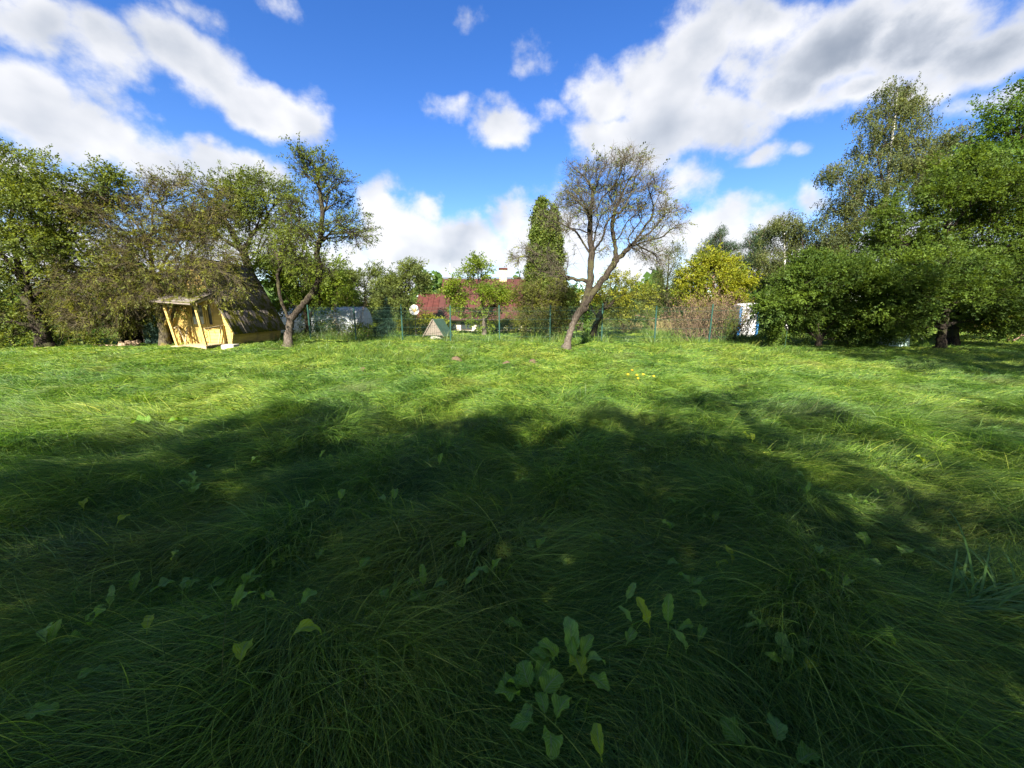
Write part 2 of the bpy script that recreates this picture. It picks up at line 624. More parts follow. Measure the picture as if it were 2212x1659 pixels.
# ------------------------------------------------------------------ grass
def grass_mat(name, curve):
    m, t, o = new_mat(name)
    at_t = t.n('ShaderNodeAttribute', attribute_type='GEOMETRY' if curve else 'INSTANCER', attribute_name='tint')
    at_d = t.n('ShaderNodeAttribute', attribute_type='GEOMETRY' if curve else 'INSTANCER', attribute_name='dry')
    c = t.ramp(at_t.outputs['Fac'], [(0, rgb(.052, .122, .030)), (.35, rgb(.084, .176, .026)), (.65, rgb(.128, .224, .024)), (1, rgb(.205, .275, .035))])
    rnd = t.n('ShaderNodeHairInfo').outputs['Random'] if curve else t.n('ShaderNodeNewGeometry').outputs['Random Per Island']
    c2 = t.ramp(rnd, [(0, rgb(.38, .38, .42)), (.45, rgb(.88, .88, .95)), (.78, rgb(1.35, 1.28, 1.2)), (.92, rgb(2.1, 1.6, 2.0)), (1, rgb(2.6, 1.8, 2.6))])
    c = t.mix(1.0, c, c2, 'MULTIPLY')
    c = t.mix(at_d.outputs['Fac'], c, rgb(.20, .155, .062))
    pr = principled(t, c, .40, .42)
    tr = t.n('ShaderNodeBsdfTranslucent')
    t.link(t.mix(1.0, c, rgb(1.25, 1.45, .5), 'MULTIPLY'), tr.inputs['Color'])
    mx = t.n('ShaderNodeMixShader')
    mx.inputs[0].default_value = .42
    t.link(pr, mx.inputs[1])
    t.link(tr.outputs[0], mx.inputs[2])
    t.link(mx.outputs[0], o.inputs[0])
    return m


M['grass'] = grass_mat('grass_blade', False)
M['grass_curve'] = grass_mat('grass_blade_fine', True)


def clump(name, nb, length, rise, spread, width, seg, lay, fan, g):
    """a tuft of blades bent over towards +x"""
    V, F = [], []
    for b in range(nb):
        L = length * g.uniform(.55, 1.25)
        r0 = np.array([g.normal(0, spread), g.normal(0, spread), -.03])
        th = g.normal(0, fan)
        if g.random() < .10:
            th = g.uniform(0, 6.28)
        hd = np.array([math.cos(th), math.sin(th), 0])
        sd = np.array([-math.sin(th), math.cos(th), 0])
        a0 = math.radians(g.uniform(*rise))
        bend = math.radians(g.uniform(*lay))
        w = width * g.uniform(.7, 1.3)
        p = r0.copy()
        tw = g.normal(0, .7)
        cv = g.normal(0, .5)
        for i in range(seg + 1):
            s = i / seg
            a = a0 - bend * s ** 1.2
            if i:
                dirp = hd * math.cos(a) + np.array([0, 0, math.sin(a)]) + sd * cv * s
                p = p + dirp / np.linalg.norm(dirp) * L / seg
                if p[2] < .015:
                    p[2] = .015 + g.uniform(0, .02)
            ww = w * (1 - s ** 1.6) * .5 + .0004
            q = sd * math.cos(tw) + np.array([0, 0, 1]) * math.sin(tw)
            V += [p - q * ww, p + q * ww]
        k = len(V) - 2 * (seg + 1)
        F += [(k + 2 * i, k + 2 * i + 1, k + 2 * i + 3, k + 2 * i + 2) for i in range(seg)]
    o = bpy.data.objects.new(name, raw_mesh(name, np.array(V), np.array(F), True))
    o.data.materials.append(M['grass'])
    return o


def grass_object(name, clumps, P, rot, scl, tint, dry, vidx, label):
    coll = bpy.data.collections.new(name + '_tufts')
    for c in clumps:
        coll.objects.link(c)
    me = bpy.data.meshes.new(name)
    me.vertices.add(len(P))
    me.vertices.foreach_set('co', np.asarray(P, dtype=np.float32).ravel())
    for nm, ty, dat in (('rot', 'FLOAT_VECTOR', rot), ('scl', 'FLOAT_VECTOR', scl), ('tint', 'FLOAT', tint), ('dry', 'FLOAT', dry), ('vidx', 'INT', vidx)):
        a = me.attributes.new(nm, ty, 'POINT')
        if ty == 'FLOAT_VECTOR':
            a.data.foreach_set('vector', np.asarray(dat, dtype=np.float32).ravel())
        else:
            a.data.foreach_set('value', np.asarray(dat, dtype=np.int32 if ty == 'INT' else np.float32))
    o = obj(name, me, 'grass', kind='stuff')
    ng = bpy.data.node_groups.new(name, 'GeometryNodeTree')
    ng.interface.new_socket('Geometry', in_out='INPUT', socket_type='NodeSocketGeometry')
    ng.interface.new_socket('Geometry', in_out='OUTPUT', socket_type='NodeSocketGeometry')
    N = ng.nodes
    gi, go = N.new('NodeGroupInput'), N.new('NodeGroupOutput')
    ci = N.new('GeometryNodeCollectionInfo')
    ci.inputs['Collection'].default_value = coll
    ci.inputs['Separate Children'].default_value = True
    ci.inputs['Reset Children'].default_value = True
    ip = N.new('GeometryNodeInstanceOnPoints')
    ip.inputs['Pick Instance'].default_value = True

    def attr(nm, ty):
        a = N.new('GeometryNodeInputNamedAttribute')
        a.data_type = ty
        a.inputs['Name'].default_value = nm
        return a.outputs['Attribute']
    e2r = N.new('FunctionNodeEulerToRotation')
    L = ng.links.new
    L(gi.outputs[0], ip.inputs['Points'])
    L(ci.outputs[0], ip.inputs['Instance'])
    L(attr('vidx', 'INT'), ip.inputs['Instance Index'])
    L(attr('rot', 'FLOAT_VECTOR'), e2r.inputs[0])
    L(e2r.outputs[0], ip.inputs['Rotation'])
    L(attr('scl', 'FLOAT_VECTOR'), ip.inputs['Scale'])
    L(ip.outputs[0], go.inputs[0])
    md = o.modifiers.new('tufts', 'NODES')
    md.node_group = ng
    o['label'] = label
    o['category'] = 'grass'
    return o


gg = np.random.default_rng(11)
up_clumps = [clump('tuft_upright_%02d' % i, 26, .42, (60, 95), .09, .011, 5, (20, 85), 1.8, gg) for i in range(5)]

flow_n, flow_n2 = lownoise(21, 2.8), lownoise(22, 1.0)
tint_n, tint_n2, dry_n = lownoise(31, 5.0), lownoise(32, 1.3), lownoise(33, 2.2)
tall_n = lownoise(35, 1.1)


def scatter(x0, x1, y0, y1, dens, keep):
    n = int((x1 - x0) * (y1 - y0) * dens)
    x, y = gg.uniform(x0, x1, n), gg.uniform(y0, y1, n)
    k = keep(x, y)
    return x[k], y[k]


def flow(x, y):
    base = np.radians(-88) + np.clip(x, -6, 6) / 6 * .55
    return base + .65 * flow_n(x, y) + .42 * flow_n2(x, y) + gg.normal(0, .22, len(x))


def tints(x, y):
    d = np.hypot(x, y)
    tn = .52 + .10 * tint_n(x, y) + .07 * tint_n2(x, y) + gg.normal(0, .14, len(x))
    tn = tn + .12 * sstep(y, 8, 14)
    dr = np.clip(.12 * (dry_n(x, y) - .85), 0, .3) + np.where(gg.random(len(x)) < .03, .4, 0)
    return np.clip(tn, 0, 1), np.clip(dr, 0, .7)


def blocked(x, y):
    """footprints where no grass grows"""
    b = (x > -15.0) & (x < -12.35) & (y > 17.15) & (y < 21.0)
    b |= (x > -18.3) & (x < -16.3) & (y > 18.2) & (y < 20.2)
    return b


def make_grass(name, x, y, clumps, s0, s1, label, zsc=1.0, tall=False):
    n = len(x)
    z = gz(x, y)
    tn, dr = tints(x, y)
    fl = flow(x, y)
    hz = np.clip(1.0 + .30 * tall_n(x, y), .45, 1.7) * zsc
    s = gg.uniform(s0, s1, n)
    rot = np.stack([gg.normal(0, .09, n), gg.normal(0, .09, n), fl], -1)
    scl = np.stack([s, s, s * hz], -1)
    return grass_object(name, clumps, np.stack([x, y, z], -1), rot, scl, tn, dr, gg.integers(0, len(clumps), n), label)


def blades(x, y, L, width, npt, fan, rise=(12, 52), lay=(35, 95), zsc=1.0):
    """grass blades as curves: root on the ground, bent over along the flow"""
    n = len(x)
    th = flow(x, y) + gg.normal(0, fan, n)
    odd = gg.random(n) < .10
    th[odd] = gg.uniform(0, 6.28, odd.sum())
    hgt = np.clip(1.0 + .42 * tall_n(x, y), .3, 1.9)
    Ls = L * gg.uniform(.55, 1.25, n) * (.6 + .4 * hgt)
    a0 = np.radians(gg.uniform(rise[0], rise[1], n)) * np.clip(.55 + .45 * hgt, .4, 1.3)
    bend = np.radians(gg.uniform(lay[0], lay[1], n))
    up_ = gg.random(n) < .045                       # a few stalks stay upright
    a0[up_] = np.radians(gg.uniform(60, 92, up_.sum()))
    bend[up_] = np.radians(gg.uniform(10, 70, up_.sum()))
    Ls[up_] *= .8
    cv = gg.normal(0, .5, n)
    hd = np.stack([np.cos(th), np.sin(th), 0 * th], -1)
    sd = np.stack([-np.sin(th), np.cos(th), 0 * th], -1)
    p = np.stack([x, y, gz(x, y) - .02], -1)
    P = [p]
    up = np.array([0, 0, 1.0])
    for i in range(1, npt):
        s = i / (npt - 1)
        a = a0 - bend * s ** 1.2
        d = unit(hd * np.cos(a)[:, None] + up * np.sin(a)[:, None] * zsc + sd * (cv * s)[:, None])
        p = p + d * (Ls / (npt - 1))[:, None]
        floor = gz(p[:, 0], p[:, 1]) + .012 + gg.uniform(0, .03, n)
        p[:, 2] = np.maximum(p[:, 2], floor)
        P.append(p)
    P = np.stack(P, 1)
    s = np.linspace(0, 1, npt)
    prof = (1 - s ** 1.8) * .96 + .04
    R = (width * gg.lognormal(0, .38, n))[:, None] * .5 * prof[None, :]
    return P, R


def curve_grass(name, sets, label):
    P = np.concatenate([q[0].reshape(-1, 3) for q in sets])
    R = np.concatenate([q[1].ravel() for q in sets])
    sizes = np.concatenate([np.full(len(q[0]), q[0].shape[1], dtype=np.int32) for q in sets])
    roots = np.concatenate([q[0][:, 0] for q in sets])
    hc = bpy.data.hair_curves.new(name)
    hc.add_curves([int(v) for v in sizes])
    hc.points.foreach_set('position', P.astype(np.float32).ravel())
    hc.points.foreach_set('radius', R.astype(np.float32).ravel())
    tn, dr = tints(roots[:, 0], roots[:, 1])
    for nm, dat in (('tint', tn), ('dry', dr)):
        a = hc.attributes.new(nm, 'FLOAT', 'CURVE')
        a.data.foreach_set('value', dat.astype(np.float32))
    hc.materials.append(M['grass_curve'])
    o = bpy.data.objects.new(name, hc)
    COL.objects.link(o)
    o['kind'] = 'stuff'
    o['label'] = label
    o['category'] = 'grass'
    return o


def wedge(y0, y1, dens, m=1.6, k=1.45):
    w = k * y1 + m
    return scatter(-w, w, y0, y1, dens, lambda x, y: (np.abs(x) < k * y + m) & ~blocked(x, y))


sets = [blades(*wedge(.2, 2.2, 6500), .42, .0020, 8, .28), blades(*wedge(2.2, 3.8, 4600), .42, .0029, 7, .28), blades(*wedge(3.8, 6.0, 2700), .40, .0046, 6, .3)]
curve_grass('near_grass', sets, 'long fine grass laid over by wind in the shaded foreground')
sets = [blades(*wedge(6.0, 9, 1700), .27, .0068, 5, .4), blades(*wedge(9, 14, 900), .23, .0098, 5, .45), blades(*wedge(14, 24, 360), .23, .016, 4, .6)]
curve_grass('meadow_grass', sets, 'sunlit yellow green meadow grass between the shade and the fence')
sets = [blades(*wedge(24, 34, 90, 2), .26, .035, 4, .6), blades(*wedge(34, 52, 30, 2), .3, .06, 4, .6)]
curve_grass('far_lawn_grass', sets, 'short bright lawn grass beyond the wire fence')
# pale coarse tufts standing up in the sunlit meadow
pu = []
for (px, py, rx, ry, n) in [(730, 768, 80, 12, 60), (860, 775, 90, 12, 60), (980, 768, 80, 10, 46), (650, 752, 60, 8, 30), (800, 752, 60, 8, 30),
                            (1650, 770, 60, 8, 24), (1460, 752, 60, 5, 26), (560, 815, 22, 8, 8), (1245, 862, 22, 8, 8), (1090, 748, 120, 6, 30), (1340, 760, 70, 8, 18), (1580, 748, 60, 5, 20)]:
    for i in range(n):
        gp = G(px + gg.normal(0, rx * .6), py + gg.normal(0, ry * .6))
        pu.append(gp[:2])
pu = np.array(pu)
n = len(pu)
s = gg.uniform(.6, 1.2, n)
grass_object('coarse_grass', up_clumps, np.stack([pu[:, 0], pu[:, 1], gz(pu[:, 0], pu[:, 1])], -1),
             np.stack([gg.normal(0, .1, n), gg.normal(0, .1, n), gg.uniform(-2.4, -.6, n)], -1), np.stack([s, s, s], -1),
             np.clip(gg.normal(.45, .2, n), 0, 1), np.clip(gg.normal(.12, .1, n), 0, .4), gg.integers(0, len(up_clumps), n),
             'coarse pale green grass tufts standing in the sunlit meadow')
# rough unmown strip along the fence foot and under the shrubs
x, y = scatter(-20, 24, 17.5, 27, 7, lambda x, y: ((np.abs(y - (19.35 - .1 * x)) < .55) & (gg.random(len(x)) < .9)) | ((x < -8) & (y > 20.3) & (y < 24) & ~blocked(x, y)) | ((x > 8) & (y > 19) & (gg.random(len(x)) < .4)))
n = len(x)
s = gg.uniform(.8, 1.7, n)
grass_object('fence_foot_grass', up_clumps, np.stack([x, y, gz(x, y)], -1), np.stack([gg.normal(0, .1, n), gg.normal(0, .1, n), gg.uniform(0, 6.28, n)], -1),
             np.stack([s, s, s], -1), np.clip(gg.normal(.45, .18, n), 0, 1), np.clip(gg.normal(.15, .15, n), 0, .6), gg.integers(0, len(up_clumps), n),
             'rough unmown grass along the foot of the wire fence')


# ------------------------------------------------------------------ trees
def tube_mesh(chains):
    """chains: list of (P (m,3), R (m,), sides)"""
    VV, FF, base = [], [], 0
    for P, R, k in chains:
        m = len(P)
        T = unit(np.gradient(P, axis=0))
        ref = np.array([.31, .87, .12])
        U = unit(np.cross(T, ref))
        Wv = np.cross(T, U)
        a = np.arange(k) * 2 * math.pi / k
        rj = R[:, None, None] * (1 + (.09 if k >= 10 else 0) * rng.normal(0, 1, (m, k, 1)))
        ring = P[:, None, :] + rj * (np.cos(a)[None, :, None] * U[:, None, :] + np.sin(a)[None, :, None] * Wv[:, None, :])
        VV.append(ring.reshape(-1, 3))
        i = np.arange(m - 1)[:, None] * k
        j = np.arange(k)[None, :]
        jn = (j + 1) % k
        FF.append((np.stack([i + j, i + jn, i + k + jn, i + k + j], -1).reshape(-1, 4)) + base)
        base += m * k
    return np.concatenate(VV), np.concatenate(FF)


def skeleton(trunk_paths, pts, bf, rbase, rtip, g):
    """join the crown points to the trunk, nearest first (a balanced spanning tree)"""
    pos, par, plen = [], [], []
    for ti, path in enumerate(trunk_paths):
        for i, p in enumerate(path):
            pos.append(np.array(p, dtype=float))
            if i == 0:
                if ti == 0:
                    par.append(-1)
                    plen.append(0)
                    continue
                # later paths start at the nearest node of what stands already
                d = [np.linalg.norm(q - pos[-1]) for q in pos[:-1]]
                k = int(np.argmin(d))
                par.append(k)
                plen.append(plen[k] + d[k])
            else:
                par.append(len(pos) - 2)
                plen.append(plen[-1] + np.linalg.norm(pos[-1] - pos[-2]))
    nt = len(pos)
    N = len(pts)
    best = np.full(N, 1e9)
    bp = np.zeros(N, dtype=int)
    start = 2 if nt > 4 else 0
    for k in range(start, nt):
        c = np.linalg.norm(pts - pos[k], axis=1) + bf * plen[k]
        mk = c < best
        best[mk] = c[mk]
        bp[mk] = k
    alive = np.ones(N, dtype=bool)
    pos = np.concatenate([np.array(pos), np.zeros((N, 3))])
    par = np.concatenate([np.array(par), np.zeros(N, dtype=int)])
    plen = np.concatenate([np.array(plen), np.zeros(N)])
    cnt = nt
    work = best.copy()
    for it in range(N):
        i = int(np.argmin(work))
        pos[cnt] = pts[i]
        par[cnt] = bp[i]
        plen[cnt] = plen[bp[i]] + np.linalg.norm(pts[i] - pos[bp[i]])
        work[i] = 1e18
        best[i] = -1
        c = np.linalg.norm(pts - pts[i], axis=1) + bf * plen[cnt]
        mk = c < best
        best[mk] = c[mk]
        work[mk] = c[mk]
        bp[mk] = cnt
        cnt += 1
    n = cnt
    # smooth
    kids = [[] for _ in range(n)]
    for i in range(n):
        if par[i] >= 0:
            kids[par[i]].append(i)
    tips = np.zeros(n)
    order = np.argsort(-plen)
    for i in order:
        if not kids[i]:
            tips[i] = 1
        if par[i] >= 0:
            tips[par[i]] += tips[i]
    e = math.log(max(tips[0], 2)) / math.log(max(rbase / rtip, 1.5))
    rad = rtip * np.maximum(tips, 1) ** (1 / e)
    for _ in range(2):
        newp = pos.copy()
        for i in range(nt, n):
            if kids[i]:
                mc = max(kids[i], key=lambda q: tips[q])
                newp[i] = .5 * pos[i] + .25 * (pos[par[i]] + pos[mc])
        pos = newp
    # chains
    chains = []
    stack = [(0, -1)]
    while stack:
        s, frm = stack.pop()
        ch = [s]
        while kids[ch[-1]]:
            ks = sorted(kids[ch[-1]], key=lambda q: -tips[q])
            for q in ks[1:]:
                stack.append((q, ch[-1]))
            ch.append(ks[0])
        chains.append(([frm] if frm >= 0 else []) + ch)
    return pos, par, rad, tips, chains, kids, nt


def sample_lobes(lobes, n, g, shell=.35, shoots=.06):
    """lobes: list of (centre, radii)"""
    vol = np.array([r[0] * r[1] * r[2] for c, r in lobes]) ** .62
    pick = g.choice(len(lobes), n, p=vol / vol.sum())
    d = unit(g.normal(size=(n, 3)))
    rr = g.uniform(0, 1, n) ** shell
    sh = g.random(n) < shoots
    rr[sh] = g.uniform(1.0, 1.32, sh.sum())
    C = np.array([l[0] for l in lobes])[pick]
    R = np.array([l[1] for l in lobes])[pick]
    return C + d * R * rr[:, None]


def leaf_mesh(c, d, nrm, L, Wd, fold=.18):
    """folded lozenge leaves"""
    n = len(c)
    d = unit(d)
    s = unit(np.cross(d, nrm))
    u = np.cross(s, d)
    L = np.asarray(L)[:, None]
    Wd = np.asarray(Wd)[:, None]
    v = np.stack([c - d * L * .5, c + s * Wd * .5 + u * Wd * fold - d * L * .06, c + d * L * .5 - u * L * .08, c - s * Wd * .5 + u * Wd * fold - d * L * .06], 1).reshape(-1, 3)
    f = np.arange(n * 4).reshape(-1, 4)
    return v, f


def twig_mesh(P0, D, L, r, droop, g):
    """many thin three sided twigs at once"""
    n = len(P0)
    D = unit(D)
    P1 = P0 + D * (L * .5)[:, None] + g.normal(0, .03, (n, 3)) * L[:, None]
    D2 = unit(D + g.normal(0, .35, (n, 3)) + np.array([0, 0, -1]) * droop)
    P2 = P1 + D2 * (L * .5)[:, None]
    pts = np.stack([P0, P1, P2], 1)
    rr = np.stack([np.full(n, r), np.full(n, r * .75), np.full(n, r * .3)], 1)
    U = unit(np.cross(D, np.array([.3, .8, .2])))
    Wv = np.cross(D, U)
    a = np.arange(3) * 2 * math.pi / 3
    ring = pts[:, :, None, :] + rr[:, :, None, None] * (np.cos(a)[None, None, :, None] * U[:, None, None, :] + np.sin(a)[None, None, :, None] * Wv[:, None, None, :])
    V = ring.reshape(-1, 3)
    b = (np.arange(n) * 9)[:, None, None]
    i = (np.arange(2) * 3)[None, :, None]
    j = np.arange(3)[None, None, :]
    jn = (j + 1) % 3
    F = np.stack([b + i + j, b + i + jn, b + i + 3 + jn, b + i + 3 + j], -1).reshape(-1, 4)
    return V, F, P1, P2


SPRIGS = {}


def sprigs(lmat, L, Wd, n, length, form):
    """small leafy shoots along +y, leaves set alternately; shared by the trees"""
    key = (lmat, round(L, 3), round(Wd, 3), n, round(length, 2), form)
    if key in SPRIGS:
        return SPRIGS[key]
    coll = bpy.data.collections.new('shoots_%d' % len(SPRIGS))
    for v in range(4):
        g = np.random.default_rng(v + 17 * len(SPRIGS))
        s = (np.arange(n) + .6) / n
        curve = np.stack([.10 * length * np.sin(s * 3 + v), s * length, -(.35 if form == 'hang' else .12) * length * s ** 2], -1)
        side = np.where(np.arange(n) % 2 == 0, 1.0, -1.0)
        d = np.stack([side * g.uniform(.5, 1.1, n), g.uniform(.3, 1.0, n), g.normal(-.1, .4, n) - (.7 if form == 'hang' else 0)], -1)
        d = unit(d)
        Ls = L * g.uniform(.65, 1.3, n)
        nrm = g.normal(0, .45, (n, 3)) + np.array([0, 0, .8])
        lv, lf = leaf_mesh(curve + d * (Ls * .6)[:, None] + g.normal(0, L * .2, (n, 3)), d, nrm, Ls, Ls * Wd / L)
        o = bpy.data.objects.new('shoot_%d_%d' % (len(SPRIGS), v), raw_mesh('shoot', lv, lf))
        o.data.materials.append(M[lmat])
        coll.objects.link(o)
    SPRIGS[key] = coll
    return coll


patch_n = lownoise(71, 1.6)


def instance_mod(o, coll):
    ng = bpy.data.node_groups.new(o.name, 'GeometryNodeTree')
    ng.interface.new_socket('Geometry', in_out='INPUT', socket_type='NodeSocketGeometry')
    ng.interface.new_socket('Geometry', in_out='OUTPUT', socket_type='NodeSocketGeometry')
    N = ng.nodes
    gi, go = N.new('NodeGroupInput'), N.new('NodeGroupOutput')
    ci = N.new('GeometryNodeCollectionInfo')
    ci.inputs['Collection'].default_value = coll
    ci.inputs['Separate Children'].default_value = True
    ci.inputs['Reset Children'].default_value = True
    ip = N.new('GeometryNodeInstanceOnPoints')
    ip.inputs['Pick Instance'].default_value = True

    def attr(nm, ty):
        a = N.new('GeometryNodeInputNamedAttribute')
        a.data_type = ty
        a.inputs['Name'].default_value = nm
        return a.outputs['Attribute']
    e2r = N.new('FunctionNodeEulerToRotation')
    L = ng.links.new
    L(gi.outputs[0], ip.inputs['Points'])
    L(ci.outputs[0], ip.inputs['Instance'])
    L(attr('vidx', 'INT'), ip.inputs['Instance Index'])
    L(attr('rot', 'FLOAT_VECTOR'), e2r.inputs[0])
    L(e2r.outputs[0], ip.inputs['Rotation'])
    L(attr('scl', 'FLOAT_VECTOR'), ip.inputs['Scale'])
    L(ip.outputs[0], go.inputs[0])
    md = o.modifiers.new('shoots', 'NODES')
    md.node_group = ng


def point_mesh(name, P, rot, scl, tint, vidx):
    me = bpy.data.meshes.new(name)
    me.vertices.add(len(P))
    me.vertices.foreach_set('co', np.asarray(P, dtype=np.float32).ravel())
    for nm, ty, dat in (('rot', 'FLOAT_VECTOR', rot), ('scl', 'FLOAT_VECTOR', scl), ('tint', 'FLOAT', tint), ('vidx', 'INT', vidx)):
        a = me.attributes.new(nm, ty, 'POINT')
        if ty == 'FLOAT_VECTOR':
            a.data.foreach_set('vector', np.asarray(dat, dtype=np.float32).ravel())
        else:
            a.data.foreach_set('value', np.asarray(dat, dtype=np.int32 if ty == 'INT' else np.float32))
    return me


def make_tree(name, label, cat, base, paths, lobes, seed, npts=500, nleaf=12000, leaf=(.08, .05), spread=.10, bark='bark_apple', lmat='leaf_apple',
              rbase=.16, rtip=.007, bf=.35, ntwig=1500, twig=(.15, .4), twig_r=.005, droop=.15, updir=.25, shell=.4, lvar=.35, hang=0.0, group=None,
              leaf_thin=.03, crown_name='crown', needles=False, twig_bark=None, thr=.2, shoots=.06):
    """base: ground point; paths: trunk polylines (world); lobes: crown ellipsoids (world)"""
    g = np.random.default_rng(seed)
    pts = sample_lobes(lobes, npts, g, shell, shoots)
    pts = pts[pts[:, 2] > base[2] + .15]
    pos, par, rad, tips, chains, kids, nt = skeleton([np.array(p, dtype=float) for p in paths], pts, bf, rbase, rtip, g)
    base = np.array(base, dtype=float)
    # tubes
    tubes = []
    for ch in chains:
        P = pos[ch]
        R = rad[ch].copy()
        if len(ch) > 1 and ch[0] < nt and ch[1] >= nt:
            R[0] = min(R[0], R[1] * 1.5)
        elif len(ch) > 1 and ch[0] != 0:
            R[0] = min(R[0], R[1] * 1.3)
        if len(P) < 2:
            continue
        if R.max() > .02 and len(P) > 2:
            # finer, slightly crooked
            m = len(P)
            tt = np.linspace(0, m - 1, (m - 1) * (5 if R.max() > .07 else 3) + 1)
            i1 = np.clip(np.floor(tt).astype(int), 0, m - 2)
            f = (tt - i1)[:, None]
            pm = P[np.clip(i1 - 1, 0, m - 1)]
            p0, p1 = P[i1], P[i1 + 1]
            pn = P[np.clip(i1 + 2, 0, m - 1)]
            Q = .5 * ((2 * p0) + (-pm + p1) * f + (2 * pm - 5 * p0 + 4 * p1 - pn) * f ** 2 + (-pm + 3 * p0 - 3 * p1 + pn) * f ** 3)
            RR = np.interp(tt, np.arange(m), R)
            Q[1:-1] += g.normal(0, 1, (len(Q) - 2, 3)) * np.minimum(RR[1:-1, None] * .22, .02)
            P, R = Q, RR
        if ch[0] == 0:
            hgt = P[:, 2] - base[2]
            R = R * (1 + .75 * np.exp(-np.maximum(hgt, 0) / .2))
        k = 10 if R.max() > .07 else (6 if R.max() > .025 else (4 if R.max() > .012 else 3))
        tubes.append((P, R, k))
    thick = [c for c in tubes if c[1].max() > max(.028, rbase * thr)] or tubes[:1]
    tubes = [c for c in tubes if c[1].max() <= max(.028, rbase * thr)]
    V, F = tube_mesh(tubes) if tubes else (np.zeros((0, 3)), np.zeros((0, 4), dtype=int))
    thin = np.where(rad < leaf_thin)[0]
    if len(thin) < 5:
        thin = np.arange(nt, len(pos))
    parts = [(V, F)]
    cen = np.mean([l[0] for l in lobes], axis=0)
    anchors = pos[thin]
    adirs = pos[thin] - pos[np.maximum(par[thin], 0)] + 1e-4
    if ntwig:
        k = g.choice(thin, ntwig)
        P0 = pos[k]
        pv = pos[np.maximum(par[k], 0)]
        D = unit(P0 - pv) * .7 + g.normal(0, .6, (ntwig, 3)) + unit(P0 - cen) * .3 + np.array([0, 0, updir])
        tv, tf, P1, P2 = twig_mesh(P0, D, g.uniform(twig[0], twig[1], ntwig), twig_r, droop, g)
        parts.append((tv, tf + len(V)))
        anchors = np.concatenate([anchors, P1, P2, P2])
        adirs = np.concatenate([adirs, P1 - P0, P2 - P1, P2 - P1])
    AV = np.concatenate([p[0] for p in parts])
    AF = np.concatenate([p[1] for p in parts])
    root = thing(name, label, cat, tuple(base), 0, group)
    TV, TF = tube_mesh(thick)
    obj('trunk', raw_mesh('trunk', TV - base, TF, True), bark, root)
    if len(AV):
        obj('branches', raw_mesh('branches', AV - base, AF, True), twig_bark or bark, root)
    if nleaf and not needles:
        per = 10
        ns = int(nleaf / per * 1.25)
        k = g.integers(0, len(anchors), ns)
        c = anchors[k] + g.normal(0, spread * .6, (ns, 3))
        d = unit(adirs[k]) * .8 + unit(c - cen) * .35 + g.normal(0, .45, (ns, 3)) + np.array([0, 0, updir * .5 - droop * .5])
        if hang:
            d = d * .5 + np.array([0, 0, -1.0])
        d = unit(d)
        rot = np.stack([np.arcsin(np.clip(d[:, 2], -1, 1)), g.normal(0, .6, ns), np.arctan2(-d[:, 0], d[:, 1])], -1)
        sc_ = g.uniform(.7, 1.35, ns)
        tint = np.clip(.35 + .28 * patch_n(c[:, 0] + c[:, 1] * .3, c[:, 2] * 1.4) + g.normal(0, .22, ns), 0, 1)
        coll = sprigs(lmat, leaf[0] * .82, leaf[1] * .82, per, leaf[0] * (4.2 if hang else 3.0), 'hang' if hang else 'up')
        o = obj(crown_name, point_mesh(crown_name, c - base, rot, np.repeat(sc_[:, None], 3, 1), tint, g.integers(0, 4, ns)), lmat, root, kind='stuff')
        instance_mod(o, coll)
    elif nleaf:
        k = g.integers(0, len(anchors), nleaf)
        c = anchors[k] + g.normal(0, spread, (nleaf, 3))
        if hang:
            c[:, 2] -= g.exponential(hang, nleaf)
        out = unit(c - cen)
        d = g.normal(0, .8, (nleaf, 3)) + out * .5 + np.array([0, 0, -.35 if not needles else .4])
        if hang:
            d[:, 2] -= 1.2
        nrm = g.normal(0, .55, (nleaf, 3)) + np.array([0, -.25, .75])
        Ls = leaf[0] * g.uniform(1 - lvar, 1 + lvar, nleaf)
        Ws = Ls * leaf[1] / leaf[0]
        lv, lf = leaf_mesh(c, d, nrm, Ls, Ws)
        obj(crown_name, raw_mesh(crown_name, lv - base, lf), lmat, root, kind='stuff')
    return root


def lobes_px(L, Y, thick=1.0, yj=0.0, seed=0, nsub=6):
    """crown lobes: (px, py, rx, ry[, dY]) at distance Y -> ellipsoids in metres"""
    g = np.random.default_rng(seed + 100)
    out = []
    for l in L:
        px, py, rx, ry = l[:4]
        dy = l[4] if len(l) > 4 else g.uniform(-1, 1) * yj
        Yc = Y + dy
        c = at(px, py, Yc)
        k = (Yc * cp + (CAM_H - c[2]) * sp) / FPX
        R = np.array([rx * k, max(rx, ry) * k * thick, ry * k])
        c = np.array(c)
        out.append((c, R * .8))
        for q in range(nsub):
            d = unit(g.normal(size=3) + np.array([0, -.25, .25]))
            f = g.uniform(.26, .46)
            out.append((c + d * R * g.uniform(.72, .98), np.full(3, np.cbrt(R.prod())) * f * np.array([1.15, 1.15, .75])))
    return out


def path_px(L, Y):
    """trunk polyline: (px, py[, dY]); the first point sits on the ground"""
    out = []
    for l in L:
        out.append(at(l[0], l[1], Y + (l[2] if len(l) > 2 else 0)))
    x, y, z = out[0]
    out[0] = (x, y, gz1(x, y) - .08)
    # subdivide
    res = [np.array(out[0])]
    for a, b in zip(out[:-1], out[1:]):
        a, b = np.array(a), np.array(b)
        n = max(1, int(np.linalg.norm(b - a) / .45))
        for i in range(1, n + 1):
            res.append(a + (b - a) * i / n)
    return res


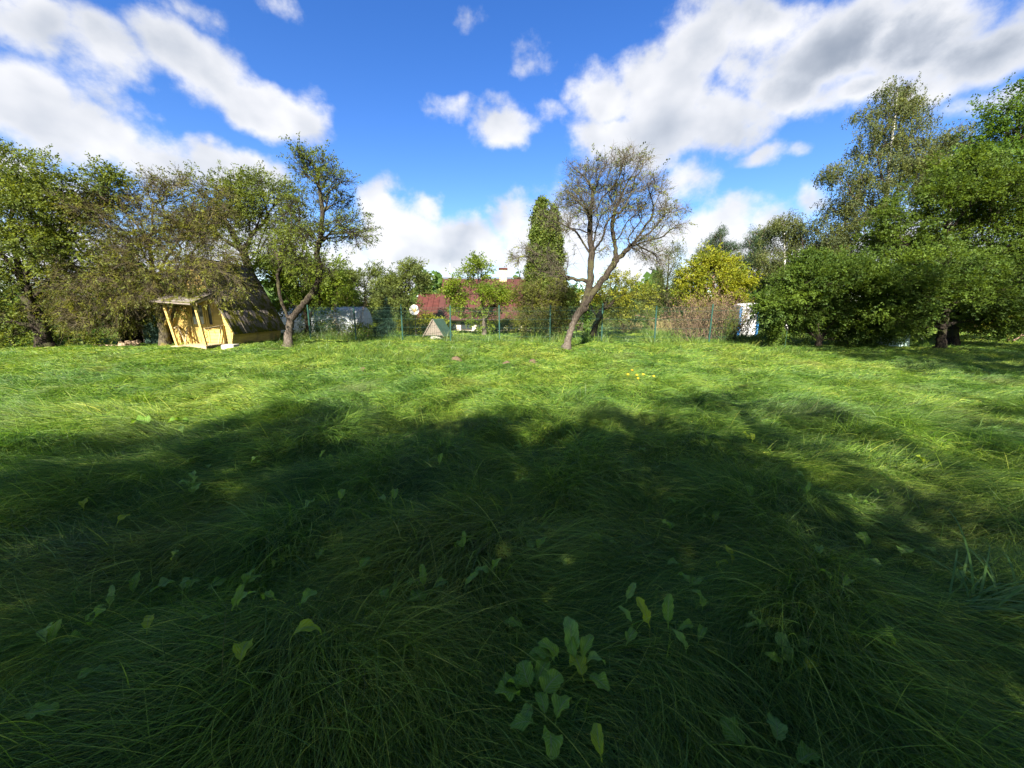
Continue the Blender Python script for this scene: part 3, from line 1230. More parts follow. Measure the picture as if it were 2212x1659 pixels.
def tree_px(name, label, cat, Y, paths, lobes, seed, thick=.8, yj=.6, nsub=6, **kw):
    ps = []
    for i, p in enumerate(paths):
        q = path_px(p, Y)
        if i > 0:
            q = [np.array(at(l[0], l[1], Y + (l[2] if len(l) > 2 else 0))) for l in p]
        ps.append(q)
    base = ps[0][0]
    return make_tree(name, label, cat, (base[0], base[1], base[2] + .08), ps, lobes_px(lobes, Y, thick, yj, seed, nsub), seed, **kw)


# ------------------------------------------------------------------ more materials
M['paint_yellow'] = wood_mat('paint_yellow', rgb(.58, .41, .13), rgb(.44, .30, .085), 3.0, (1, 1, 6), .75, rgb(.27, .20, .10))
M['wood_pale'] = wood_mat('wood_pale', rgb(.46, .36, .21), rgb(.34, .26, .15), 4.0, (1, 8, 8), .8, rgb(.25, .2, .13))
M['wood_grey'] = wood_mat('wood_grey', rgb(.24, .20, .165), rgb(.14, .115, .09), 4.0, (8, 1, 1), .9, rgb(.17, .14, .11))
M['wood_dark'] = wood_mat('wood_dark', rgb(.08, .06, .045), rgb(.04, .03, .022), 4.0, (6, 6, 1), .8)
M['wood_green'] = wood_mat('wood_green', rgb(.045, .085, .06), rgb(.03, .06, .042), 4.0, (8, 8, 1), .7, rgb(.06, .085, .055))


def moss_roof(name, base, base2, moss, amt):
    m, t, o = new_mat(name)
    tcx = t.n('ShaderNodeTexCoord')
    oi = t.n('ShaderNodeObjectInfo')
    v = t.vmath('ADD', tcx.outputs['Object'], t.vmath('MULTIPLY', oi.outputs['Location'], (1, 1, 1)))
    n1 = t.noise(tcx.outputs['Object'], 9, 6, .65)
    n2 = t.noise(tcx.outputs['Object'], 3.1, 5, .62)
    c = t.mix(t.smooth(n1, .35, .7), base, base2)
    c = t.mix(t.smooth(n2, amt, amt + .12), c, moss)
    t.link(principled(t, c, .95, .05, bump=n1, bstr=1.0, bdist=.03), o.inputs[0])
    return m


M['slate_moss'] = moss_roof('slate_moss', rgb(.17, .145, .12), rgb(.085, .07, .055), rgb(.085, .082, .012), .46)
M['porch_moss'] = moss_roof('porch_moss', rgb(.17, .15, .14), rgb(.08, .065, .055), rgb(.07, .07, .012), .46)
M['glass_dark'] = plain_mat('glass_dark', rgb(.03, .035, .04), .08, .6, 0, .1)
M['curtain'] = plain_mat('curtain', rgb(.5, .5, .5), .9, .05, 0, .2, 30)
M['metal_dark'] = plain_mat('metal_dark', rgb(.06, .055, .05), .5, .4, .4)
M['metal_green'] = plain_mat('metal_green', rgb(.012, .055, .04), .5, .3)
M['wire_green'] = plain_mat('wire_green', rgb(.02, .06, .042), .5, .3)
M['roof_red'] = plain_mat('roof_red', rgb(.062, .02, .016), .75, .25, 0, .16, 2.0)
M['roof_red_old'] = plain_mat('roof_red_old', rgb(.075, .022, .017), .8, .2, 0, .2, 3.0)
M['plaster'] = plain_mat('plaster', rgb(.62, .55, .44), .9, .1, 0, .1, 3.0)
M['brick_cream'] = plain_mat('brick_cream', rgb(.55, .42, .26), .9, .1, 0, .15, 6.0)
M['white_plastic'] = plain_mat('white_plastic', rgb(.60, .60, .59), .5, .3, 0, .10, 5.0)
M['blue_plastic'] = plain_mat('blue_plastic', rgb(.04, .19, .46), .4, .4, 0, .08)
M['concrete'] = plain_mat('concrete', rgb(.42, .38, .33), .95, .1, 0, .15, 10)
M['rubble'] = plain_mat('rubble', rgb(.40, .29, .19), .95, .1, 0, .2, 9)
M['mint'] = plain_mat('mint', rgb(.36, .48, .42), .6, .3, 0, .12, 4)
M['molehill'] = plain_mat('molehill', rgb(.12, .085, .055), .98, .05, 0, .2, 30)
M['petal'] = plain_mat('petal', rgb(.55, .33, .012), .6, .2, 0, .1)
M['stem'] = plain_mat('stem', rgb(.08, .12, .03), .7, .2)
m, t, o = new_mat('polycarbonate')
pr = principled(t, rgb(.80, .84, .86), .18, .6)
tr = t.n('ShaderNodeBsdfTranslucent')
tr.inputs[0].default_value = rgb(.75, .8, .82)
tp = t.n('ShaderNodeBsdfTransparent')
m1, m2 = t.n('ShaderNodeMixShader'), t.n('ShaderNodeMixShader')
m1.inputs[0].default_value = .45
m2.inputs[0].default_value = .28
t.link(pr, m1.inputs[1])
t.link(tr.outputs[0], m1.inputs[2])
t.link(m1.outputs[0], m2.inputs[1])
t.link(tp.outputs[0], m2.inputs[2])
t.link(m2.outputs[0], o.inputs[0])
M['polycarbonate'] = m
m, t, o = new_mat('dish_white')
tcx = t.n('ShaderNodeTexCoord')
n1 = t.noise(tcx.outputs['Object'], 5, 4)
t.link(principled(t, t.mix(t.smooth(n1, .5, .7), rgb(.58, .56, .50), rgb(.46, .43, .34)), .5, .3), o.inputs[0])
M['dish_white'] = m
M['dish_yellow'] = plain_mat('dish_yellow', rgb(.62, .43, .12), .8, .1, 0, .1)

# ------------------------------------------------------------------ yellow A-frame cabin
CX, CY = -13.65, 17.2
CZ = .0
cab = thing('garden_cabin', 'small yellow wooden A-frame cabin with mossy steep roof and open porch', 'cabin', (CX, CY, CZ))
EZ, EH, AZ, BH, LEN = .70, 1.35, 3.72, 1.2, 3.6


def half(z):
    return BH + (EH - BH) * z / EZ if z < EZ else EH * max(0.0, 1 - (z - EZ) / (AZ - EZ))


fw = obj('front_wall', None, None, cab)
mb = MB()
prof = [(-BH, 0, .02), (BH, 0, .02), (EH, 0, EZ), (.06, 0, AZ - .14), (-.06, 0, AZ - .14), (-EH, 0, EZ)]
bpy.data.objects.remove(fw)
fw = mb.prism(prof, (0, .05, 0)).build('front_wall', 'paint_yellow', cab)
open_d, open_w = (-.42, .22, .12, 1.98), (.33, .54, .92, 1.86)
rows, z = [], .04
while z < AZ - .25:
    z1 = z + .132
    segs = [(None, None)]
    holes = [h for h in (open_d, open_w) if z1 > h[2] and z < h[3]]
    xs = [None] + [v for h in holes for v in (h[0], h[1])] + [None]
    for a, b in zip(xs[::2], xs[1::2]):
        l0, l1 = (-half(z), -half(z1)) if a is None else (a, a)
        r0, r1 = (half(z), half(z1)) if b is None else (b, b)
        if r0 - l0 < .04:
            continue
        q = MB().prism([(l0, -.004, z), (r0, -.004, z), (r1, -.004, z1), (l1, -.004, z1)], (0, -.022, 0))
        q.build('board', 'paint_yellow', fw)
    z = z1 + .010
# door, window
dr = MB().box(open_d[0] + .03, open_d[1] - .03, -.02, -.004, open_d[2], open_d[3] - .04).build('door', 'paint_yellow', cab)
for i in range(4):
    xa = open_d[0] + .04 + i * .141
    MB().box(xa, xa + .133, -.034, -.021, open_d[2] + .02, .88).build('plank', 'paint_yellow', dr)
MB().box(-.34, .13, -.030, -.022, .98, 1.80).build('pane', 'glass_dark', dr)
MB().box(-.33, .12, -.037, -.031, .98, 1.30).build('curtain', 'curtain', dr)
fr = MB()
for (a, b, c, d) in ((-.39, -.34, .90, 1.88), (.13, .19, .90, 1.88), (-.34, .13, .90, .98), (-.34, .13, 1.80, 1.88)):
    fr.box(a, b, -.046, -.023, c, d)
fr.build('frame', 'paint_yellow', dr)
MB().tube((.14, -.07, 1.0), (.14, -.035, 1.0), .015).build('handle', 'metal_dark', dr)
fr = MB()
for (a, b, c, d) in ((open_d[0] - .07, open_d[0], .10, 2.05), (open_d[1], open_d[1] + .07, .10, 2.05), (open_d[0], open_d[1], 1.98, 2.05)):
    fr.box(a, b, -.05, -.004, c, d)
fr.build('door_frame', 'paint_yellow', cab)
wn_ = MB().box(.36, .51, -.016, -.006, .95, 1.83).build('window', 'glass_dark', cab)
fr = MB()
for (a, b, c, d) in ((.32, .36, .90, 1.88), (.51, .55, .90, 1.88), (.36, .51, .90, .95), (.36, .51, 1.83, 1.88)):
    fr.box(a, b, -.05, -.017, c, d)
fr.build('frame', 'paint_yellow', wn_)
# side and rear walls
for sx in (1, -1):
    sw = MB().prism([(sx * BH * .985, .06, .02), (sx * BH * .985, LEN, .02), (sx * EH * .985, LEN, EZ), (sx * EH * .985, .06, EZ)], (-sx * .04, 0, 0)).build('side_wall', 'paint_yellow', cab)
    z = .05
    while z < EZ - .05:
        z1 = min(z + .115, EZ)
        xa, xb = sx * (half(z) + .002), sx * (half(z1) + .002)
        MB().prism([(xa, .0, z), (xa, LEN, z), (xb, LEN, z1), (xb, .0, z1)], (-sx * .018, 0, 0)).build('board', 'paint_yellow', sw)
        z = z1 + .012
MB().prism([(-BH, LEN, .02), (BH, LEN, .02), (EH, LEN, EZ), (0, LEN, AZ - .1), (-EH, LEN, EZ)], (0, -.04, 0)).build('rear_wall', 'paint_yellow', cab)
for sx in (1, -1):
    MB().bar((sx * EH, -.045, EZ - .02), (sx * .02, -.045, AZ - .02), .04, .13, (0, 1, 0)).build('bargeboard', 'paint_yellow', cab)
    MB().box(sx * (BH + .0) - .04, sx * (BH + .0) + .04, -.045, -.002, .02, EZ).build('corner_board', 'paint_yellow', cab)
# corrugated sheets
for sx in (1, -1):
    rf = MB().prism([(sx * (EH + .06), -.1, EZ - .10), (sx * (EH + .06), LEN + .1, EZ - .10), (0, LEN + .1, AZ), (0, -.1, AZ)], (-sx * .03, 0, -.012)).build('roof', 'slate_moss', cab)
    e, a = Vector((sx * (EH + .10), 0, EZ - .14)), Vector((0, 0, AZ + .02))
    nrm = Vector((sx * (AZ - EZ), 0, EH)).normalized()
    for r in range(3):
        for q in range(5):
            y0, y1 = -.22 + q * .80, -.22 + q * .80 + .84
            t0, t1 = r / 3 - .012, (r + 1) / 3 + .015
            P = []
            for ti in range(3):
                tt = t0 + (t1 - t0) * ti / 2
                row = []
                for yi in range(11):
                    yy = y0 + (y1 - y0) * yi / 10
                    lift = .03 + .018 * math.sin(yi / 10 * math.pi * 7) + .012 * (1 - (tt - t0) / (t1 - t0)) + .006 * (q % 2)
                    p = e.lerp(a, tt) + nrm * lift
                    row.append((p.x, yy, p.z + random.uniform(-.006, .006)))
                P.append(row)
            MB().grid(P).build('roof_sheet', 'slate_moss', rf, smooth=True, solid=.012)
MB().bar((0, -.22, AZ + .075), (0, LEN + .2, AZ + .075), .16, .035).build('ridge_cap', 'porch_moss', cab)
# porch
dk = MB().box(-.48, .92, -1.1, -.06, .02, .09).build('deck', 'wood_grey', cab)
for i in range(8):
    y0 = -1.14 + i * .134
    MB().box(-.52, .95 + random.uniform(-.02, .03), y0, y0 + .122, .095, .125 + random.uniform(0, .008)).build('plank', 'wood_pale', dk)
MB().box(-.52, .95, -1.17, -1.145, -.02, .12).build('fascia', 'wood_pale', dk)
for (a, b) in (((-.32, -1.06, .1), (-.56, -1.12, 1.86)), ((.87, -1.06, .1), (.70, -1.12, 1.84))):
    MB().bar(a, b, .085, .085, (0, 1, 0)).build('porch_post', 'paint_yellow', cab)
pr_ = MB()
pr_.bar((-.75, -1.12, 1.86), (.80, -1.12, 1.80), .05, .10).bar((-.56, -1.15, 1.88), (-.50, -.03, 2.22), .05, .08).bar((.70, -1.15, 1.84), (.72, -.03, 2.22), .05, .08).build('porch_beam', 'wood_pale', cab)
FL, FRt, BR, BL = Vector((-.82, -1.40, 1.95)), Vector((.74, -1.40, 1.84)), Vector((.82, -.02, 2.34)), Vector((-.60, -.02, 2.36))
prf = MB().prism([FL, FRt, BR, BL], (0, 0, -.03)).build('porch_roof', 'porch_moss', cab)
for q in range(3):
    P = []
    for ti in range(3):
        row = []
        for xi in range(9):
            u = (q + xi / 8 * 1.04) / 3
            a = FL.lerp(FRt, u).lerp(BL.lerp(BR, u), ti / 2)
            row.append((a.x, a.y, a.z + .025 + .014 * math.sin(xi / 8 * math.pi * 5) + .006 * (q % 2)))
        P.append(row)
    MB().grid(P).build('roof_sheet', 'porch_moss', prf, smooth=True, solid=.01)
MB().bar(FL + Vector((0, -.03, -.02)), FRt + Vector((.05, -.03, -.02)), .05, .05).build('gutter', 'wood_grey', prf)
# rails
for (a, b) in (((.86, -1.03, .82), (.98, -.06, .92)), ((-.36, -1.03, .86), (-1.0, -.06, .88))):
    rl = MB().bar(a, b, .06, .045).build('handrail', 'wood_pale', cab)
for (x, y, h) in ((.98, -.10, .92), (-.55, -.12, .86), (.36, -.10, .1), (-.98, -.1, .86)):
    if h > .2:
        MB().bar((x, y, .1), (x + .0, y, h), .05, .05, (0, 1, 0)).build('rail_post', 'paint_yellow', cab)
for (a, b) in (((-.95, -.14, .86), (-.72, -.14, .1)), ((-.55, -.16, .84), (-.75, -.16, .12)), ((.95, -.16, .9), (.72, -.16, .14))):
    MB().bar(a, b, .045, .03, (0, 1, 0)).build('shadow_bar', 'wood_pale', cab)  # solid diagonal bars standing in for the shadows of posts and rails
MB().bar((-1.32, -.35, .95), (-.72, -.35, 2.1), .05, .12, (0, 1, 0)).build('slant_board', 'paint_yellow', cab)

cb = G(498, 753)
tb = MB().box(-.26, .26, -.18, .18, -.05, .17).box(-.24, .27, -.17, .17, .174, .2).build('concrete_block', 'concrete', None, (cb[0], cb[1], gz1(cb[0], cb[1])), bevel=.015)
tag(tb, 'grey concrete step block at the right corner of the cabin porch', 'block')

# ------------------------------------------------------------------ green shed and rubble
sh = thing('garden_shed', 'dark green plank shed with black opening left of the yellow cabin', 'shed', (-17.2, 18.1, gz1(-17.2, 18.1)))
for i in range(7):
    MB().box(.06 + i * .125, .06 + i * .125 + .118, -.03 - .006 * (i % 2), 0, .02, 1.62 - .03 * i).build('plank', 'wood_green', sh)
MB().box(.05, .95, .005, .03, .05, 1.4).build('front_panel', 'wood_green', sh)
MB().box(.92, .95, .03, 1.8, .0, 1.38).build('side_wall', 'wood_dark', sh)
MB().box(-1.15, -1.12, .03, 1.8, .0, 1.7).build('side_wall', 'wood_dark', sh)
MB().box(-1.15, .95, 1.78, 1.82, .0, 1.6).build('rear_wall', 'wood_dark', sh)
MB().prism([(-1.3, -.15, 1.80), (1.05, -.15, 1.50), (1.05, 1.95, 1.44), (-1.3, 1.95, 1.74)], (0, 0, .04)).build('roof', 'slate_moss', sh)
MB().box(-1.12, -1.04, -.03, .03, .0, 1.75).build('post', 'wood_dark', sh)
MB().box(.0, .055, -.03, .03, .0, 1.66).build('post', 'wood_grey', sh)

rp = G(275, 748)
rub = thing('rubble_heap', 'heap of pale broken bricks and boards before the green shed', 'rubble', (rp[0], rp[1], gz1(rp[0], rp[1])))
for i in range(16):
    g = np.random.default_rng(400 + i)
    w, d, h = g.uniform(.12, .32), g.uniform(.1, .22), g.uniform(.07, .14)
    q = MB().box(-w / 2, w / 2, -d / 2, d / 2, -h / 2, h / 2)
    q.V = [tuple(np.array(v) * g.uniform(.75, 1.2, 3)) for v in q.V]
    o = q.build('brick', 'rubble', rub, (g.normal(0, .42), g.normal(0, .18), .05 + .2 * max(0, 1 - (i / 16) * 1.2) * g.uniform(.3, 1)), bevel=.01)
    o.rotation_euler = (g.normal(0, .3), g.normal(0, .3), g.uniform(0, 3))
o = MB().box(-.6, .6, -.06, .06, -.015, .015).build('board', 'wood_pale', rub, (-.55, -.2, .10))
o.rotation_euler = (0, .06, .2)

# ------------------------------------------------------------------ fence
fence = thing('wire_fence', 'green welded wire mesh fence on thin green posts across the garden', 'fence', (6.88, 18.7, 0))


def fpost(i):
    x, y = 6.88 - 2.5 * i, 18.7 + .25 * i
    return x, y, gz1(x, y)


post_me = MB().box(-.03, .03, -.02, .02, -.1, 1.80).mesh('post')
cap_me = MB().box(-.034, .034, -.024, .024, 1.80, 1.82).mesh('cap')
pan_me = None
for i in range(-4, 8):
    x, y, z = fpost(i)
    p = obj('post', post_me, 'metal_green', fence, (x - 6.88, y - 18.7, z))
    p.rotation_euler = (random.uniform(-.012, .012), random.uniform(-.015, .015), -.1)
    obj('cap', cap_me, 'metal_green', p)
L = math.hypot(2.5, .25)
mbp = MB()
nv = 49
for k in range(nv + 1):
    xx = .05 + (L - .1) * k / nv
    mbp.bar((xx, 0, .08), (xx, 0, 1.72), .0030, .0030, (0, 1, 0))
for zz in (.10, .28, .30, .70, .72, 1.12, 1.14, 1.52, 1.54, 1.70):
    mbp.bar((.03, -.006, zz), (L - .03, -.006, zz), .0045, .0045)
pan_me = mbp.mesh('mesh_panel')
for i in range(-3, 8):
    x, y, z = fpost(i)
    xb, yb, zb = fpost(i - 1)
    p = obj('mesh_panel', pan_me, 'wire_green', fence, (x - 6.88, y - 18.7, (z + zb) / 2))
    p.rotation_euler = (0, 0, math.atan2(yb - y, xb - x))

# ------------------------------------------------------------------ greenhouse
gh = thing('greenhouse', 'long arched translucent plastic greenhouse behind the fence', 'greenhouse', (-12.6, 24.6, gz1(-12.6, 24.6)))


def arch(t, w=1.45, h=1.78):
    a = math.pi * t
    return (-math.cos(a) * w * (1 if abs(math.cos(a)) < 1 else 1), max(0.0, math.sin(a)) ** .75 * h)


gx0, gx1, nb = -4.0, 3.35, 7
for k in range(nb + 1):
    xx = gx0 + (gx1 - gx0) * k / nb
    rb = MB()
    pts = [arch(i / 14) for i in range(15)]
    for a, b in zip(pts[:-1], pts[1:]):
        rb.bar((xx, a[0] * .985, a[1] * .985), (xx, b[0] * .985, b[1] * .985), .035, .03, (1, 0, 0))
    rb.build('rib', 'white_plastic', gh)
for k in range(nb):
    xa, xb = gx0 + (gx1 - gx0) * k / nb + .012, gx0 + (gx1 - gx0) * (k + 1) / nb - .012
    MB().grid([[(xa, *arch(i / 14)) for i in range(15)], [(xb, *arch(i / 14)) for i in range(15)]]).build('panel', 'polycarbonate', gh, smooth=True)
for xx in (gx0 - .01, gx1 + .01):
    MB().add([(xx, *arch(i / 14)) for i in range(15)], [tuple(range(15))]).build('end_wall', 'polycarbonate', gh)
MB().bar((gx1 + .03, -.4, 0), (gx1 + .03, -.4, 1.6), .04, .04, (0, 1, 0)).bar((gx1 + .03, .4, 0), (gx1 + .03, .4, 1.6), .04, .04, (0, 1, 0)).bar((gx1 + .03, -.4, 1.6), (gx1 + .03, .4, 1.6), .04, .04).build('door_frame', 'white_plastic', gh)
MB().box(gx0, gx1, -1.47, -1.43, -.05, .22).build('base_board', 'wood_grey', gh)

# ------------------------------------------------------------------ house with red roof
hs_ = thing('house', 'low house with red brown metal roof and pale plaster wall behind the garden', 'house', (-6.1, 34.0, -1.2))
HW, HD = 8.6, 6.4
wl = MB().box(0, HW, 0, HD, -.2, 2.0).build('wall', 'plaster', hs_)
for i in range(6):
    xa = .35 + i * 1.35
    w_ = MB().box(xa, xa + .85, -.025, .01, 1.12, 1.68).build('window', 'glass_dark', hs_)
    f_ = MB()
    for (a, b, c, d) in ((xa - .06, xa, 1.06, 1.74), (xa + .85, xa + .91, 1.06, 1.74), (xa, xa + .85, 1.06, 1.12), (xa, xa + .85, 1.68, 1.74), (xa + .40, xa + .45, 1.12, 1.68)):
        f_.box(a, b, -.05, -.004, c, d)
    f_.build('frame', 'wood_dark', w_)
rf = MB().prism([(-.35, -.5, 1.88), (-.35, HD + .5, 1.88), (-.35, HD / 2, 5.55)], (HW + .7, 0, 0)).build('roof', 'roof_red', hs_)
E0, R0 = Vector((0, -.55, 1.86)), Vector((0, HD / 2, 5.57))
nr = Vector((0, -(R0.z - E0.z), (R0.y - E0.y))).normalized()
nr = Vector((0, -abs(nr.y), abs(nr.z)))
seam = MB()
px_ = (HW + .7) / 17
pa = [E0 + nr * .03, R0 + nr * .03]
me_p = MB().add([(0.012, *pa[0].yz), (px_ - .012, *pa[0].yz), (px_ - .012, *pa[1].yz), (.012, *pa[1].yz), (0.012, *(pa[0] + nr * .02).yz), (px_ - .012, *(pa[0] + nr * .02).yz), (px_ - .012, *(pa[1] + nr * .02).yz), (.012, *(pa[1] + nr * .02).yz)],
                [(0, 3, 2, 1), (4, 5, 6, 7), (0, 1, 5, 4), (1, 2, 6, 5), (2, 3, 7, 6), (3, 0, 4, 7)]).mesh('roof_panel')
for i in range(17):
    obj('roof_panel', me_p, 'roof_red', rf, (-.35 + i * px_, 0, 0))
MB().bar((-.4, HD / 2, 5.68), (HW + .4, HD / 2, 5.68), .3, .06).build('ridge_cap', 'roof_red', rf)
ch = MB().box(4.95, 5.6, HD / 2 - .3, HD / 2 + .35, 5.2, 6.42).build('chimney', 'brick_cream', hs_)
MB().box(4.87, 5.68, HD / 2 - .38, HD / 2 + .43, 6.42, 6.56).build('cap', 'roof_red_old', ch)
MB().tube((.35, HD / 2, 5.5), (.35, HD / 2, 7.0), .02).build('antenna_pole', 'white_plastic', hs_)
# lower wing
wg = MB().box(-2.45, -.03, .6, 5.2, -.2, 2.0).build('wing_wall', 'plaster', hs_)
rw = MB().prism([(-2.6, .2, 1.85), (-2.6, 5.6, 1.85), (-2.6, 2.9, 4.15)], (2.58, 0, 0)).build('wing_roof', 'roof_red_old', hs_)
for i in range(5):
    a, b = Vector((0, .15, 1.88)), Vector((0, 2.9, 4.19))
    MB().prism([(-2.6 + i * .515 + .01, *a.yz), (-2.6 + i * .515 + .5, *a.yz), (-2.6 + i * .515 + .5, *b.yz), (-2.6 + i * .515 + .01, *b.yz)], (0, -.02, .03)).build('roof_panel', 'roof_red_old', rw)

# ------------------------------------------------------------------ well house
wx, wy, _ = G(943, 734)
well = thing('well_house', 'weathered wooden gabled well cover on a concrete ring behind the fence', 'well', (wx, wy + .45, gz1(wx, wy)), math.radians(-16))
k = 20
mbw = MB()
mbw.tube((0, 0, -.1), (0, 0, .24), .45, .45, 20)
mbw.build('concrete_ring', 'concrete', well, smooth=False)
gw, gh_, gb = .54, .80, .22
for i in range(9):
    xa, xb = -gw + .02 + i * (2 * gw - .04) / 9, -gw + .02 + (i + 1) * (2 * gw - .04) / 9 - .008

    def top(x):
        return gb + gh_ * (1 - abs(x) / gw)
    poly = [(xa, -.5, gb), (xb, -.5, gb), (xb, -.5, max(top(xb), gb + .01)), (xa, -.5, max(top(xa), gb + .01))]
    if xa < 0 < xb:
        poly.insert(3, (0, -.5, gb + gh_))
    MB().prism(poly, (0, .02 + .004 * (i % 2), 0)).build('plank', 'wood_grey', well)
for sx in (1, -1):
    sl = MB().prism([(sx * (gw + .06), -.56, gb - .08), (sx * (gw + .06), .62, gb - .08), (0, .62, gb + gh_ + .03), (0, -.56, gb + gh_ + .03)], (sx * .02, 0, .02)).build('roof_slope', 'wood_grey', well)
    for i in range(6):
        ya = -.56 + i * .197
        MB().prism([(sx * (gw + .10), ya, gb - .08), (sx * (gw + .10), ya + .187, gb - .08), (sx * .03, ya + .187, gb + gh_ + .045), (sx * .03, ya, gb + gh_ + .045)], (sx * .018, 0, .014)).build('plank', 'wood_green' if sx > 0 else 'wood_grey', sl)
MB().prism([(-gw, .55, gb), (gw, .55, gb), (0, .55, gb + gh_)], (0, .02, 0)).build('rear_gable', 'wood_grey', well)

# ------------------------------------------------------------------ satellite dish
dx, dy, dz = at(895, 671, 22.5)
dish = thing('satellite_dish', 'round white satellite dish with yellowed blotches on a thin pole', 'dish', (dx, dy, gz1(dx, dy)))
MB().tube((0, .12, -.1), (0, .12, dz + .05), .022).build('pole', 'metal_dark', dish)
P = []
for ri in range(6):
    r = .28 * ri / 5 + .001
    P.append([(math.cos(a) * r, -.02 - .0 + (.075 * (1 - (r / .28) ** 2)), dz + math.sin(a) * r * 1.06) for a in [2 * math.pi * j / 24 for j in range(25)]])
rd = MB().grid(P).build('reflector', 'dish_white', dish, smooth=True, solid=.012)
for (ax, az_, rr) in ((-.07, .05, .045), (.06, .09, .035), (.08, -.02, .05), (.0, -.08, .06), (-.06, -.03, .04), (.03, .03, .03)):
    r2 = math.hypot(ax, az_)
    MB().add([(ax + math.cos(q) * rr * (1 + .2 * math.sin(3 * q)), -.02 + .075 * (1 - (r2 / .28) ** 2) - .022, dz + az_ + math.sin(q) * rr) for q in [2 * math.pi * j / 10 for j in range(10)]], [tuple(range(10))]).build('blotch', 'dish_yellow', rd)
MB().bar((0, .0, dz - .27), (.05, -.3, dz - .16), .02, .02).build('feed_arm', 'metal_dark', dish)
MB().tube((.05, -.34, dz - .15), (.05, -.27, dz - .17), .03).build('receiver', 'white_plastic', dish)
MB().box(-.05, .05, .06, .14, dz - .08, dz + .08).build('bracket', 'metal_dark', dish)

# ------------------------------------------------------------------ white cabin with blue corners
pcx, pcy = at(1610, 700, 23.5)[:2]
pc = thing('portable_toilet', 'white plastic cabin with blue corner strips behind the brown thicket', 'cabin', (pcx, pcy, gz1(pcx, pcy)), math.radians(-14))
MB().box(-.52, .52, -.52, .52, .0, 1.78).build('body', 'white_plastic', pc, bevel=.03)
P = []
for i in range(9):
    a = math.pi * i / 8
    P.append([(-math.cos(a) * .58, -.58, 1.76 + math.sin(a) ** .6 * .2), (-math.cos(a) * .58, .58, 1.76 + math.sin(a) ** .6 * .2)])
MB().grid(P).add([(-math.cos(math.pi * i / 8) * .58, -.58, 1.76 + max(0, math.sin(math.pi * i / 8)) ** .6 * .2) for i in range(9)], [tuple(range(9))]).add([(-math.cos(math.pi * i / 8) * .58, .58, 1.76 + max(0, math.sin(math.pi * i / 8)) ** .6 * .2) for i in range(9)], [tuple(range(9))]).build('roof', 'white_plastic', pc, smooth=False)
for sx in (-1, 1):
    for sy in (-1, 1):
        MB().box(sx * .47 - .065, sx * .47 + .065, sy * .535 - .02, sy * .535 + .02, .05, 1.70).build('corner_strip', 'blue_plastic', pc)
dd = MB().box(-.34, .34, -.545, -.525, .1, 1.66).build('door', 'white_plastic', pc)
MB().box(.22, .28, -.57, -.546, .82, .95).build('handle', 'metal_dark', dd)
for i in range(4):
    MB().box(-.2, .2, -.552, -.546, 1.42 + i * .05, 1.44 + i * .05).build('vent_slot', 'metal_dark', dd)

# ------------------------------------------------------------------ pale mint tarp under the hazel
tx, ty, _ = G(1945, 750)
g = np.random.default_rng(77)
P = []
for i in range(12):
    row = []
    for j in range(14):
        u, v = i / 11, j / 13
        a = 2 * math.pi * v
        r = (.56 - .16 * u ** 2) * (1 + .08 * math.sin(3 * a + 1) + .05 * math.sin(5 * a + 4 * u)) * (1 if i < 10 else .55 if i == 10 else .02)
        row.append((math.cos(a) * r * 1.05, math.sin(a) * r * .8, .92 * min(u * 1.12, 1) + .05 * math.sin(4 * a) * u))
    row[-1] = row[0]
    P.append(row)
o = MB().grid(P).build('plastic_tarp', 'mint', None, (tx, ty + .3, gz1(tx, ty)), smooth=True, solid=.006)
tag(o, 'pale mint green tarp over a barrel under the hazel bush', 'tarp')

# ------------------------------------------------------------------ table behind the central tree, bench by the greenhouse
for (px, py, label, nm, w, h) in ((1247, 716, 'small dark garden table on the lawn behind the leaning central tree', 'garden_table', .75, .62), (786, 722, 'small grey wooden bench at the right end of the greenhouse', 'garden_bench', .9, .45)):
    bx_, by_, _ = G(px, py)
    b_ = thing(nm, label, nm.split('_')[1], (bx_, by_, gz1(bx_, by_)), .2)
    for i in range(3):
        MB().box(-w / 2, w / 2, -.22 + i * .15, -.22 + i * .15 + .14, h - .03, h).build('plank', 'wood_grey', b_)
    for sx in (-1, 1):
        for sy in (-1, 1):
            MB().box(sx * (w / 2 - .08) - .025, sx * (w / 2 - .08) + .025, sy * .16 - .025, sy * .16 + .025, -.05, h - .035).build('leg', 'wood_dark', b_)

